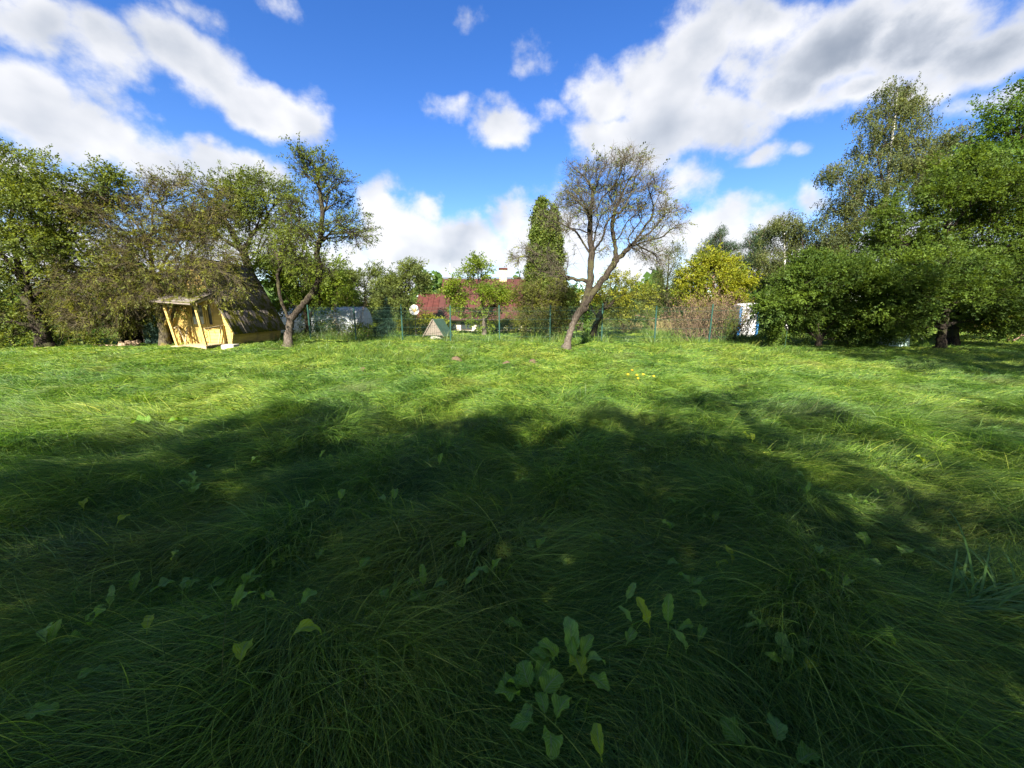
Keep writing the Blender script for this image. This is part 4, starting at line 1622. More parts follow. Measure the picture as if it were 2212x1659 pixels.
# ------------------------------------------------------------------ brown thicket behind the fence
def thicket(name, label, px, Y, wpx, hpx, nst, nleaf, seed, bark, lmat, leafsz=(.07, .045), lean=.5):
    g = np.random.default_rng(seed)
    bx_, by_, _ = at(px, 720, Y)
    z0 = gz1(bx_, by_)
    kk = Y / FPX
    W_, H_ = wpx * kk, hpx * kk
    tubes, anch = [], []
    for s in range(nst):
        r0 = g.normal(0, W_ * .22)
        p = np.array([bx_ + r0, by_ + g.normal(0, .4), z0 - .05])
        d = unit(np.array([r0 / W_ * lean * 2 + g.normal(0, .25), g.normal(0, .25), 1.0]))
        L_ = H_ * g.uniform(.6, 1.05)
        n = 6
        P = [p]
        for i in range(n):
            d = unit(d + g.normal(0, .10, 3))
            P.append(P[-1] + d * L_ / n)
        P = np.array(P)
        tubes.append((P, np.linspace(.011, .004, n + 1), 4))
        for q in range(5):
            k = g.integers(2, n + 1)
            dd = unit(d + g.normal(0, .7, 3))
            Q = np.array([P[k], P[k] + dd * .18 * H_ * g.uniform(.5, 1.2), P[k] + (dd + np.array([0, 0, .25])) * .32 * H_ * g.uniform(.5, 1)])
            tubes.append((Q, np.array([.006, .005, .003]), 3))
            anch += [Q[1], Q[2]]
        anch += list(P[3:])
    V, F = tube_mesh(tubes)
    base = np.array([bx_, by_, z0])
    root = thing(name, label, 'shrub', tuple(base))
    obj('stems', raw_mesh('stems', V - base, F, True), bark, root)
    anch = np.array(anch)
    c = anch[g.integers(0, len(anch), nleaf)] + g.normal(0, .07, (nleaf, 3))
    lv, lf = leaf_mesh(c, g.normal(0, 1, (nleaf, 3)), g.normal(0, .6, (nleaf, 3)) + np.array([0, -.3, .6]), leafsz[0] * g.uniform(.6, 1.4, nleaf), leafsz[1] * g.uniform(.6, 1.4, nleaf))
    obj('foliage', raw_mesh('foliage', lv - base, lf), lmat, root, kind='stuff')
    return root


thicket('dry_shrub', 'brown leafless shrub left in the thicket, nearest the fence post', 1490, 20.2, 70, 78, 60, 1500, 501, 'bark_brown', 'leaf_brown')
thicket('dry_shrub', 'tall brown shrub in the middle of the thicket', 1535, 20.6, 70, 92, 80, 2400, 502, 'bark_brown', 'leaf_brown')
thicket('dry_shrub', 'dark reddish brown shrub right in the thicket beside the white cabin', 1585, 20.4, 60, 82, 80, 2400, 503, 'bark_dark', 'leaf_brown')
thicket('goldenrod', 'yellow flowering goldenrod among the brown stems', 1562, 19.7, 26, 60, 14, 700, 504, 'stem', 'leaf_yellow', (.06, .03))
thicket('dry_shrub', 'straw coloured tall dry stalks left of the brown thicket', 1430, 26.0, 60, 30, 60, 900, 505, 'leaf_straw', 'leaf_straw', (.10, .02))
thicket('dry_shrub', 'straw coloured dry stalks behind the fence right of the small leaning tree', 1360, 27.0, 70, 24, 50, 700, 506, 'leaf_straw', 'leaf_straw', (.10, .02))
thicket('nettle_patch', 'green nettles growing along the greenhouse side', 705, 22.9, 110, 38, 90, 2600, 507, 'stem', 'leaf_apple', (.09, .04), .2)
thicket('dry_shrub', 'thin pale bare sapling with broken top at the fence left of the spruce', 762, 20.9, 26, 118, 8, 60, 508, 'bark_lichen', 'leaf_brown')

# ------------------------------------------------------------------ small things in the meadow
for (px, py, r, label) in ((785, 803, .10, 'small pale molehill left of the other molehills'), (985, 781, .17, 'larger reddish molehill in front of the well'), (1095, 788, .17, 'flat grey molehill left of the central tree'), (1150, 787, .14, 'flat brown molehill nearest the central tree')):
    x_, y_, _ = G(px, py)
    g = np.random.default_rng(int(px))
    P = []
    for i in range(7):
        rr = r * i / 6
        P.append([(math.cos(a) * rr * 1.3 + g.normal(0, .01), math.sin(a) * rr + g.normal(0, .01), .17 * (r / .2) * math.cos(min(i / 6, 1) * math.pi / 2) + g.normal(0, .008)) for a in [2 * math.pi * j / 14 for j in range(15)]])
        P[-1][-1] = P[-1][0]
    o = MB().grid(P[::-1]).build('molehill', 'molehill', None, (x_, y_, gz1(x_, y_) - .02), smooth=True)
    tag(o, label, 'molehill', 'molehills in the meadow')

fx, fy, _ = G(1383, 842)
fl = thing('yellow_flower', 'plant with small yellow flowers in the sunlit grass', 'flower', (fx, fy, gz1(fx, fy)))
g = np.random.default_rng(5)
for i in range(6):
    tx_, ty_, tz = g.normal(0, .16), g.normal(0, .08), g.uniform(.2, .36)
    MB().tube((tx_ * .4, ty_ * .4, -.02), (tx_, ty_, tz), .004, .003, 5).build('stem', 'stem', fl)
    q = MB()
    for k in range(8):
        a = 2 * math.pi * k / 8
        q.add([(tx_, ty_, tz), (tx_ + .021 * math.cos(a - .3), ty_ + .015 * math.sin(a - .3) - .01, tz + .013 * math.sin(a - .3) + .012), (tx_ + .029 * math.cos(a), ty_ + .02 * math.sin(a) - .016, tz + .018 * math.sin(a) + .012), (tx_ + .021 * math.cos(a + .3), ty_ + .015 * math.sin(a + .3) - .01, tz + .013 * math.sin(a + .3) + .012)], [(0, 1, 2, 3)])
    q.build('blossom', 'petal', fl)

sx_, sy_, _ = G(1694, 758)
o = MB().tube((0, 0, -.1), (.01, 0, .72), .008, .008, 6).tube((.01, 0, .72), (.01, 0, .75), .014, .010, 6).build('garden_stake', 'metal_green', None, (sx_, sy_, gz1(sx_, sy_)))
tag(o, 'thin upright garden stake before the hazel bush', 'stake')

# ------------------------------------------------------------------ broad leaved weeds in the foreground
def dock_mat(name, a, b):
    m, t, o = new_mat(name)
    uv = t.n('ShaderNodeUVMap')
    sp_ = t.n('ShaderNodeSeparateXYZ')
    t.link(uv.outputs[0], sp_.inputs[0])
    oi = t.n('ShaderNodeObjectInfo')
    mid = t.smooth(t.math('ABSOLUTE', t.math('SUBTRACT', sp_.outputs[0], .5)), .0, .05)
    vein = t.math('SINE', t.math('MULTIPLY', t.math('SUBTRACT', sp_.outputs[1], t.math('MULTIPLY', t.math('ABSOLUTE', t.math('SUBTRACT', sp_.outputs[0], .5)), .55)), 62.0))
    tcx = t.n('ShaderNodeTexCoord')
    nz = t.noise(tcx.outputs['Object'], 14, 4)
    c = t.mix(oi.outputs['Random'], a, b)
    c = t.mix(t.math('MULTIPLY', t.smooth(nz, .55, .75), .5), c, rgb(a[0] * 1.5, a[1] * 1.1, a[2] * .7))
    c = t.mix(t.math('MULTIPLY', t.smooth(vein, .6, 1), .55), c, rgb(.26, .36, .12))
    brown = t.noise(tcx.outputs['Object'], 5.5, 5, .7)
    c = t.mix(t.math('MULTIPLY', t.smooth(brown, .62, .70), .8), c, rgb(.16, .10, .035))
    c = t.mix(t.math('SUBTRACT', 1.0, mid), c, rgb(.22, .28, .11))
    pr = principled(t, c, .55, .2, bump=t.math('ADD', vein, t.math('MULTIPLY', nz, 2)), bstr=.35, bdist=.004)
    tr = t.n('ShaderNodeBsdfTranslucent')
    t.link(t.mix(1.0, c, rgb(1.6, 1.5, .5), 'MULTIPLY'), tr.inputs['Color'])
    mx = t.n('ShaderNodeMixShader')
    mx.inputs[0].default_value = .45
    t.link(pr, mx.inputs[1])
    t.link(tr.outputs[0], mx.inputs[2])
    t.link(mx.outputs[0], o.inputs[0])
    return m


M['dock_green'] = dock_mat('dock_green', rgb(.13, .26, .03), rgb(.17, .30, .03))
M['dock_pale'] = dock_mat('dock_pale', rgb(.17, .32, .06), rgb(.21, .34, .08))
M['dock_yellow'] = dock_mat('dock_yellow', rgb(.25, .35, .02), rgb(.30, .38, .02))


def dock_leaf(seed, a0, bend, wid, serr, pet=.22):
    """unit long leaf: stalk, then a blade with wavy margin, arching from a0 by bend (degrees); along +y"""
    g = np.random.default_rng(seed)
    n, mcols = 20, 6
    V, F, UV = [], [], []
    p = np.array([0., 0., 0.])
    rows = []
    ph = g.uniform(0, 6)
    side = g.normal(0, .5)
    for i in range(n + 1):
        s = i / n
        a = math.radians(a0 - bend * s ** 1.3)
        d = np.array([0, math.cos(a), math.sin(a)])
        if i:
            p = p + d / n
        nn = np.array([0, -math.sin(a), math.cos(a)])
        if s < pet:
            w = .018
        else:
            q = (s - pet) / (1 - pet)
            w = wid * .5 * (max(0.0, 1 - abs(2 * q ** .9 - 1) ** 2.4) ** .6 + .01)
            w *= 1 + serr * math.sin(q * 30 + ph) * .5 + g.normal(0, serr * .08)
            w = max(w, .006)
        fold = .34 + .22 * math.sin(6 * s + ph)
        wav = .30 * math.sin(11 * s + ph)
        row = []
        for k in range(mcols + 1):
            u = k / mcols * 2 - 1
            off = np.array([u * w + side * s * s * .25, 0, 0]) + nn * (abs(u) * w * fold + w * wav * u * abs(u) + w * .22 * abs(u) ** 3 * math.sin(17 * s + ph + (2 if u > 0 else 0)))
            row.append(len(V))
            V.append(p + off)
            UV.append(((u + 1) / 2, s))
        rows.append(row)
    for i in range(n):
        for k in range(mcols):
            F.append((rows[i][k], rows[i][k + 1], rows[i + 1][k + 1], rows[i + 1][k]))
    me = raw_mesh('leaf', np.array(V), np.array(F), True)
    uvl = me.uv_layers.new(name='UVMap')
    li = np.empty(len(me.loops), dtype=np.int32)
    me.loops.foreach_get('vertex_index', li)
    uvl.data.foreach_set('uv', np.array(UV, dtype=np.float32)[li].ravel())
    return me


LEAVES = {}
for mk in ('dock_green', 'dock_pale', 'dock_yellow'):
    for kind, (a0, bend, wid, serr) in {'up': (74, 70, .40, .10), 'tall': (80, 60, .28, .26), 'arch': (66, 120, .30, .16), 'lie': (34, 60, .42, .10), 'long': (34, 70, .20, .2), 'broad': (48, 70, .58, .16)}.items():
        for v in range(4):
            me = dock_leaf(len(kind) * 37 + v * 11 + a0, a0 + v * 5 - 6, bend * (.75 + .25 * v), wid * (1.1 - .08 * v), serr)
            me.materials.append(M[mk])
            LEAVES[(mk, kind, v)] = me

WEEDS = [
    # px, py of the middle, size px, label, [(kind, yaw deg, rel size, mat, dx, dy)]
    (178, 1090, 34, 'single upright yellow green dock leaf in the shaded grass far left', [('up', 10, 1, 'dock_yellow', 0, 0)]),
    (246, 1118, 30, 'small upright green leaf right of the far left dock leaf', [('up', -20, 1, 'dock_yellow', 0, 0)]),
    (290, 1228, 64, 'dock with one broad pale leaf lying and one narrow leaf upright on the left', [('lie', -60, 1, 'dock_pale', .03, 0), ('tall', 15, .9, 'dock_green', -.06, 0)]),
    (505, 1350, 78, 'dock with a tall ruffled leaf and a small round pale leaf beside it', [('tall', 5, 1, 'dock_green', 0, 0), ('up', -45, .55, 'dock_pale', .03, .0)]),
    (318, 1375, 56, 'single arching bright leaf at lower left', [('arch', 40, 1.1, 'dock_yellow', 0, 0)]),
    (630, 1398, 90, 'long arching dock leaf bowed to the right, lower left of centre', [('arch', -55, 1.3, 'dock_yellow', 0, 0)]),
    (518, 1452, 80, 'wide upright lobed dock leaf below the long arching one', [('broad', 5, .9, 'dock_yellow', 0, 0)]),
    (420, 1378, 60, 'narrow pale leaf slanting beside the ruffled dock leaf', [('long', -50, 1, 'dock_green', 0, 0)]),
    (185, 1452, 90, 'pair of narrow pale leaves lying in the dark grass at far lower left', [('long', -65, 1, 'dock_pale', 0, 0), ('lie', -50, .7, 'dock_green', -.03, -.06)]),
    (45, 1555, 95, 'pale broad leaf flat in the grass at the bottom left corner', [('lie', -75, 1, 'dock_green', 0, 0)]),
    (735, 1100, 32, 'small rounded green leaf right of the coarse shaded tussock', [('up', 0, 1, 'dock_green', 0, 0)]),
    (848, 1103, 46, 'dock with one upright and one pale leaf in the middle shade', [('up', -10, 1, 'dock_green', .02, 0), ('lie', 60, .7, 'dock_pale', -.06, .0)]),
    (922, 1262, 66, 'dock of four leaves with one pale leaf catching the light, left of centre', [('tall', 10, 1, 'dock_green', -.03, 0), ('lie', -40, .7, 'dock_pale', .03, 0), ('broad', 170, .55, 'dock_green', 0, -.04), ('arch', 70, .8, 'dock_green', -.05, .02)]),
    (1000, 1195, 46, 'narrow ruffled leaf pair in the grass above the four leaved dock', [('tall', -30, 1, 'dock_green', 0, 0), ('arch', 50, .8, 'dock_green', .02, 0)]),
    (1300, 1158, 50, 'dock with three broad glossy leaves right of centre', [('broad', 50, .8, 'dock_green', -.04, 0), ('up', 0, .9, 'dock_green', .01, .0), ('lie', -50, .8, 'dock_pale', .05, -.01)]),
    (1152, 1196, 48, 'pale leaf with a smaller one below, just right of centre', [('lie', 30, .9, 'dock_pale', 0, 0), ('up', -40, .6, 'dock_green', .05, -.02)]),
    (1222, 1216, 44, 'single pale broad leaf facing up, between the pale pair and the three leaved dock', [('broad', 10, .9, 'dock_pale', 0, 0)]),
    (1440, 1185, 44, 'single narrow leaf curled over to the right', [('arch', -60, 1.1, 'dock_pale', 0, 0)]),
    (1352, 1285, 54, 'pale curled leaf standing alone above the two tall ruffled leaves', [('tall', -35, 1, 'dock_pale', 0, 0)]),
    (1232, 1425, 112, 'largest dock rosette of many upright leaves in the foreground centre', [('up', 0, 1.05, 'dock_pale', 0, .02), ('up', 35, .8, 'dock_green', -.05, .01), ('up', -38, .85, 'dock_green', .05, .0), ('arch', 75, .8, 'dock_green', -.06, -.02), ('arch', -80, .75, 'dock_pale', .06, -.02), ('broad', 60, .55, 'dock_green', -.09, -.03), ('tall', -15, .85, 'dock_green', .02, -.02), ('lie', -120, .7, 'dock_green', .06, -.05)]),
    (1150, 1500, 88, 'rounded glossy dock of six leaves below and left of the largest rosette', [('broad', 20, .7, 'dock_green', .0, .03), ('broad', 75, .6, 'dock_green', -.04, .03), ('broad', -45, .7, 'dock_green', .05, .0), ('lie', 160, .75, 'dock_pale', 0, -.03), ('broad', 110, .5, 'dock_green', -.06, 0), ('lie', -20, .6, 'dock_green', .02, .06)]),
    (1262, 1468, 46, 'single bright yellow green leaf right of the rounded dock', [('broad', 20, .9, 'dock_yellow', 0, 0)]),
    (1180, 1560, 78, 'dock of four leaves near the bottom edge below the rounded dock', [('lie', 20, .8, 'dock_green', 0, .03), ('broad', -60, .8, 'dock_green', .06, 0), ('lie', 100, .7, 'dock_green', -.05, 0), ('broad', 170, .6, 'dock_green', .01, -.03)]),
    (1302, 1628, 66, 'single upright oval leaf at the bottom edge right of centre', [('up', -20, 1, 'dock_yellow', 0, 0)]),
    (1425, 1352, 94, 'dock with two tall ruffled leaves in a sun fleck', [('tall', 18, 1, 'dock_yellow', -.05, 0), ('tall', -22, 1.05, 'dock_green', .05, 0), ('arch', -75, .6, 'dock_green', .08, -.02)]),
    (1352, 1390, 50, 'flat pale leaf just right of the largest rosette', [('lie', -50, 1, 'dock_green', 0, 0)]),
    (1595, 1352, 80, 'long pale leaf lying diagonal in the grass right of the ruffled pair', [('long', -110, 1.1, 'dock_pale', 0, 0)]),
    (1712, 1420, 100, 'dock with cupped pale leaf and drooping side leaves, lower right', [('up', 0, 1, 'dock_pale', 0, 0), ('tall', 45, .8, 'dock_green', -.04, 0), ('arch', -70, .9, 'dock_yellow', .04, -.01)]),
    (1660, 1575, 112, 'two very broad lobed leaves at the bottom right of centre', [('broad', 40, .75, 'dock_green', -.08, .0), ('broad', -30, .85, 'dock_pale', .07, .03), ('lie', -70, .6, 'dock_green', .1, -.05)]),
    (2000, 1620, 120, 'pair of long pale leaves lying flat at the bottom right', [('long', -115, 1, 'dock_green', -.02, 0), ('long', -80, .9, 'dock_green', .06, .04)]),
    (1955, 1160, 50, 'broad pale leaf standing alone on the right in the shade', [('broad', -50, .9, 'dock_pale', 0, 0)]),
    (2030, 1165, 34, 'small round pale leaf right of the broad pale leaf', [('broad', 0, .9, 'dock_pale', 0, 0)]),
    (1768, 1225, 40, 'small pale leaf in the combed grass right of centre', [('lie', -30, .9, 'dock_pale', 0, 0)]),
    (1800, 1290, 60, 'low dock of two arching leaves on the right', [('arch', 20, 1, 'dock_green', -.02, .02), ('arch', -80, .9, 'dock_green', .02, -.03)]),
    (2065, 1248, 40, 'small pale drooping leaf above the coarse tuft on the right', [('arch', -60, .9, 'dock_pale', 0, 0)]),
    (1545, 1112, 36, 'small leaf pair right of the middle in the shade', [('up', -15, .9, 'dock_green', .01, 0), ('arch', 50, .8, 'dock_green', -.03, 0)]),
    (1582, 1205, 52, 'narrow yellowish dock with two leaves right of the curled leaf', [('tall', 5, 1, 'dock_yellow', 0, 0), ('arch', 60, .8, 'dock_yellow', -.02, -.02)]),
    (400, 925, 46, 'pale broad leaf cluster on the edge of the shade, left', [('lie', -40, 1, 'dock_pale', 0, 0), ('up', 30, .7, 'dock_pale', -.04, 0)]),
    (340, 905, 60, 'wide dark leaf pair in front of the sunlit grass, left', [('broad', 80, .9, 'dock_green', -.05, 0), ('broad', -70, .9, 'dock_green', .05, 0)]),
    (1620, 945, 34, 'small yellowish leaf pair near the shade edge right of centre', [('up', 20, 1, 'dock_yellow', -.02, 0), ('up', -30, .8, 'dock_yellow', .04, 0)]),
    (2000, 1010, 40, 'yellow green leaf clump in a sun fleck at the right', [('arch', -40, 1, 'dock_yellow', 0, 0), ('up', 30, .7, 'dock_yellow', -.03, 0)]),
]


def weed(px, py, size, label, leaves, group=None):
    x_, y_, _ = G(px, py, .12)
    z_ = gz1(x_, y_)
    d = y_ * cp + (CAM_H - z_) * sp
    s = size / FPX * d * 1.15
    root = thing('dock_plant', label, 'weed', (x_, y_, z_ + .09), 0, group)
    for (kind, yaw, rel, mk, ddx, ddy) in leaves:
        o = obj('leaf', LEAVES[(mk, kind, random.randint(0, 3))], None, root, (ddx * s / .28, ddy * s / .28, 0))
        sc = max(s * rel * (.74 if size < 70 else .62), .12)
        o.scale = (sc, sc, sc)
        o.rotation_euler = (random.uniform(-.15, .15), random.uniform(-.35, .35), math.radians(yaw) + random.uniform(-.25, .25))
    return root


for wd in WEEDS:
    weed(*wd)
g = np.random.default_rng(61)
for i in range(70):
    px, py = g.uniform(60, 2150), g.uniform(960, 1400)
    if any(abs(px - w[0]) < 45 and abs(py - w[1]) < 40 for w in WEEDS):
        continue
    kk = [('up', 'arch', 'lie', 'tall')[g.integers(0, 4)] for _ in range(g.integers(1, 3))]
    weed(px, py, 24 + (py - 950) * .05, 'small scattered leaf barely showing through the shaded grass', [(k, g.uniform(-90, 90), g.uniform(.7, 1.1), ('dock_green', 'dock_pale', 'dock_green')[g.integers(0, 3)], g.normal(0, .03), 0) for k in kk], 'small leaves in the shaded grass')

# coarse broad bladed tuft at the right edge
cx_, cy_, _ = G(2120, 1330)
g = np.random.default_rng(88)
V, F = [], []
for b in range(60):
    th = math.radians(g.uniform(-85, -5))
    if b % 4 == 0:
        th = math.radians(g.uniform(-5, 100))
    Lb = g.uniform(.45, .85)
    a0, bend, w = math.radians(g.uniform(45, 80)), math.radians(g.uniform(70, 130)), g.uniform(.007, .011)
    p = np.array([g.normal(0, .09), g.normal(0, .05), 0.])
    hd, sd = np.array([math.cos(th), math.sin(th), 0]), np.array([-math.sin(th), math.cos(th), 0])
    for i in range(9):
        s = i / 8
        a = a0 - bend * s
        if i:
            p = p + (hd * math.cos(a) + np.array([0, 0, math.sin(a)])) * Lb / 8
            p[2] = max(p[2], .04)
        ww = w * (1 - s ** 2.2) * .5 + .0005
        V += [p - sd * ww, p + sd * ww]
    k = len(V) - 18
    F += [(k + 2 * i, k + 2 * i + 1, k + 2 * i + 3, k + 2 * i + 2) for i in range(8)]
M['tuft'] = leaf_mat('tuft', [rgb(.08, .17, .035), rgb(.11, .21, .05), rgb(.14, .23, .06)], .4, rough=.5)
o = obj('grass_tussock', raw_mesh('grass_tussock', np.array(V), np.array(F), True), 'tuft', None, (cx_, cy_, gz1(cx_, cy_)))
tag(o, 'coarse broad bladed grass tussock bent over at the right edge', 'grass')


# ------------------------------------------------------------------ the trees, left to right
# ---- left side
tree_px('apple_tree', 'big dense old apple tree with dark leaning trunk at the left edge', 'tree', 16.6,
        [[(100, 752), (85, 705), (62, 655), (40, 590), (30, 500)], [(62, 655), (120, 590), (150, 520)]],
        [(20, 425, 100, 70), (110, 440, 100, 65), (40, 520, 120, 90), (0, 620, 110, 80), (-10, 700, 80, 45), (190, 440, 75, 50), (-90, 480, 110, 150), (130, 560, 90, 70), (230, 400, 40, 25), (20, 350, 36, 26)],
        101, thick=.7, npts=1300, nleaf=60000, leaf=(.095, .058), spread=.13, bark='bark_dark', lmat='leaf_apple', rbase=.24, ntwig=3500, twig=(.2, .6))
tree_px('apple_tree', 'tangled lichen covered apple tree hanging over the left side of the yellow cabin', 'tree', 16.9,
        [[(357, 750), (352, 690), (345, 640), (330, 580), (320, 520)], [(345, 640), (260, 600), (190, 590)], [(340, 620), (400, 560), (440, 520)]],
        [(280, 470, 100, 60), (390, 450, 85, 60), (200, 560, 85, 70), (320, 540, 110, 70), (240, 640, 100, 50), (430, 520, 70, 70), (160, 630, 60, 50), (360, 600, 80, 40), (300, 660, 70, 35), (470, 600, 45, 40, -1.6), (360, 410, 50, 25), (495, 625, 22, 35, -1.9), (150, 490, 70, 55), (235, 440, 55, 40), (465, 455, 60, 50), (300, 600, 110, 50), (110, 600, 60, 50), (430, 575, 50, 30, -1.2), (500, 560, 36, 22, -.9), (250, 690, 80, 28), (330, 640, 60, 30, -.8), (395, 560, 50, 35, -.8), (190, 690, 60, 34), (130, 670, 55, 45), (440, 600, 40, 26, -1.9), (350, 500, 90, 60)],
        102, thick=.8, npts=2400, nleaf=46000, leaf=(.075, .048), spread=.10, bark='bark_lichen', lmat='leaf_tangle', rbase=.17, rtip=.0075, ntwig=18000, twig=(.25, .75), twig_r=.0065, droop=.55, updir=.0, bf=.25)
tree_px('apple_tree', 'apple tree with dark crooked limb rising behind the cabin roof', 'tree', 22.2,
        [[(556, 722), (548, 640), (540, 590), (527, 545), (545, 505), (570, 480)], [(527, 545), (490, 480), (470, 440)]],
        [(520, 430, 75, 45), (580, 430, 50, 45), (600, 500, 50, 50), (470, 440, 55, 40), (560, 480, 60, 40), (520, 400, 40, 25), (440, 470, 50, 40), (590, 560, 40, 35), (500, 500, 70, 45), (540, 540, 60, 35), (620, 450, 40, 35)],
        103, thick=.9, npts=1100, nleaf=30000, leaf=(.10, .062), spread=.14, bark='bark_dark', lmat='leaf_apple', rbase=.20, ntwig=2600, twig=(.25, .7), twig_r=.008)
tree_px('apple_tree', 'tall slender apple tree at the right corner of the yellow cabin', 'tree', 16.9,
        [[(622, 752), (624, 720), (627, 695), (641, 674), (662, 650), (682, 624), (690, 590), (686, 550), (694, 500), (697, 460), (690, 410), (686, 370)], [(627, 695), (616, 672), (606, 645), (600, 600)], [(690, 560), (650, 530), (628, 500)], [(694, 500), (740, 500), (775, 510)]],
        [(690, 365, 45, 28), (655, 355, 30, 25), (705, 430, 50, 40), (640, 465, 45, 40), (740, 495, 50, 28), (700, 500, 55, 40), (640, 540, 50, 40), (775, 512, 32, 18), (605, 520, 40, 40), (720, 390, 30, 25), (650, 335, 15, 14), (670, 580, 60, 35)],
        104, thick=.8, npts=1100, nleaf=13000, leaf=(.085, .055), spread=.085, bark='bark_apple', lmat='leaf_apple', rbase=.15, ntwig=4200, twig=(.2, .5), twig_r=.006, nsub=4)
tree_px('fruit_tree', 'round bushy fruit tree with two dark stems in front of the greenhouse', 'tree', 22.3,
        [[(664, 732), (666, 690), (650, 650)], [(666, 690), (690, 650)]],
        [(655, 620, 60, 42), (610, 600, 40, 40), (705, 630, 50, 38), (690, 595, 50, 30), (640, 655, 50, 22), (740, 640, 25, 20)],
        105, npts=500, nleaf=26000, leaf=(.11, .07), spread=.14, bark='bark_dark', lmat='leaf_pear', rbase=.13, ntwig=1200)
tree_px('fruit_tree', 'grey green fruit tree behind the right end of the greenhouse', 'tree', 31,
        [[(785, 712), (786, 680), (790, 650)]],
        [(790, 615, 42, 34), (765, 640, 45, 35), (745, 610, 30, 25), (810, 650, 40, 32), (780, 675, 40, 20)],
        106, npts=350, nleaf=18000, leaf=(.14, .09), spread=.18, bark='bark_dark', lmat='leaf_grey', rbase=.16, ntwig=700, twig=(.3, .7), twig_r=.009)
tree_px('fruit_tree', 'grey green fruit tree with open crown left of the red roofed house', 'tree', 29,
        [[(868, 714), (872, 680), (880, 650)]],
        [(880, 615, 38, 30), (850, 645, 38, 34), (890, 595, 24, 18), (905, 618, 14, 14), (872, 660, 30, 20), (835, 630, 25, 30)],
        107, npts=350, nleaf=15000, leaf=(.13, .085), spread=.16, bark='bark_dark', lmat='leaf_grey', rbase=.16, ntwig=900, twig=(.3, .7), twig_r=.009)
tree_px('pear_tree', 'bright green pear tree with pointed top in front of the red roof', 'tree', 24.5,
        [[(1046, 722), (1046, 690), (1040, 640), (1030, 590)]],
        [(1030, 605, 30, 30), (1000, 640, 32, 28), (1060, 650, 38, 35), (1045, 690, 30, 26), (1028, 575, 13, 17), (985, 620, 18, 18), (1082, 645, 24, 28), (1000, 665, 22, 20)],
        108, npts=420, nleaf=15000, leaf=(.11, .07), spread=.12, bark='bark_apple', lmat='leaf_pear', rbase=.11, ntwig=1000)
# ---- centre
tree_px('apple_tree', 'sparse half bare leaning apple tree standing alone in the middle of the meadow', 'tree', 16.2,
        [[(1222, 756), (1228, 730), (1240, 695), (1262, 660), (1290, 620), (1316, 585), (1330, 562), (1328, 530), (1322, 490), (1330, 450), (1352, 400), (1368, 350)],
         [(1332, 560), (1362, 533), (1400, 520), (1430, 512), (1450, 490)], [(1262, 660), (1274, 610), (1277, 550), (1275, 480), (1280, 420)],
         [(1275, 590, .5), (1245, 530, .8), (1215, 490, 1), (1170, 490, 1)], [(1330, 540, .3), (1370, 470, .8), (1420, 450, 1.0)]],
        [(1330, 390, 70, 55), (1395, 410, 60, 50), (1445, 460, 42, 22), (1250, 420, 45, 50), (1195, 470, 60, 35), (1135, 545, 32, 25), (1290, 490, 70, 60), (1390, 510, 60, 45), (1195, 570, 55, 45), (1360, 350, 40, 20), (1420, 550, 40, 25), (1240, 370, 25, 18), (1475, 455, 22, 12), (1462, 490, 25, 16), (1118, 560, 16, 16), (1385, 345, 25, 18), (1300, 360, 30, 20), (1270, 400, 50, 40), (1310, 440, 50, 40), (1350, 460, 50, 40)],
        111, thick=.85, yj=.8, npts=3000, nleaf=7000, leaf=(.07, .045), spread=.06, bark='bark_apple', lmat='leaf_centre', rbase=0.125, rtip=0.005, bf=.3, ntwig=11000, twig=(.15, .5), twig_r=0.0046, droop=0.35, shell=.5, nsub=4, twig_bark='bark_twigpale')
tree_px('apple_tree', 'small leaning apple tree behind the fence right of the central tree', 'tree', 23.5,
        [[(1281, 728), (1286, 705), (1300, 670), (1318, 640)], [(1300, 670), (1345, 640)]],
        [(1320, 630, 42, 24), (1365, 632, 36, 20), (1285, 650, 36, 24), (1340, 655, 45, 20), (1395, 640, 22, 18), (1330, 605, 22, 14)],
        112, npts=350, nleaf=7500, leaf=(.11, .07), spread=.12, bark='bark_dark', lmat='leaf_yellowgreen', rbase=.15, ntwig=800)
tree_px('plum_tree', 'low drooping leafy plum tree before the columnar conifers', 'tree', 21.6,
        [[(1182, 736), (1180, 700), (1170, 660)]],
        [(1150, 640, 34, 26), (1190, 655, 40, 32), (1145, 668, 34, 28), (1180, 690, 45, 28), (1212, 630, 24, 24), (1130, 690, 22, 22), (1215, 680, 25, 30)],
        113, npts=600, nleaf=18000, leaf=(.09, .055), spread=.13, bark='bark_lichen', lmat='leaf_tangle', rbase=.09, ntwig=2600, twig=(.25, .6), droop=.7, updir=0, twig_r=.007)
# columnar conifers
for (label, pxs, Y, seed, nl) in (('broad dark columnar conifer left of its narrower twin beside the house', [(1170, 440, 14, 12), (1169, 458, 19, 18), (1168, 480, 24, 24), (1167, 510, 27, 30), (1165, 545, 31, 34), (1163, 585, 36, 40), (1160, 630, 39, 42), (1160, 685, 42, 36)], 26.5, 121, 42000),
                                  ('narrow pointed columnar conifer right of its broader twin', [(1196, 455, 7, 12), (1197, 475, 12, 18), (1198, 500, 15, 24), (1199, 530, 19, 30), (1200, 565, 21, 36), (1202, 610, 24, 40), (1204, 665, 27, 40)], 27.3, 122, 26000)):
    tree_px('columnar_conifer', label, 'tree', Y, [[(pxs[-1][0], 716), (pxs[2][0], 560), (pxs[0][0], pxs[0][1] + 4)]], pxs, seed, thick=.8, yj=0, npts=900, nsub=0, shoots=0, nleaf=nl, leaf=(.16, .08), spread=.12,
            bark='bark_brown', lmat='leaf_thuja', rbase=.12, ntwig=0, shell=.3, needles=True, lvar=.4)
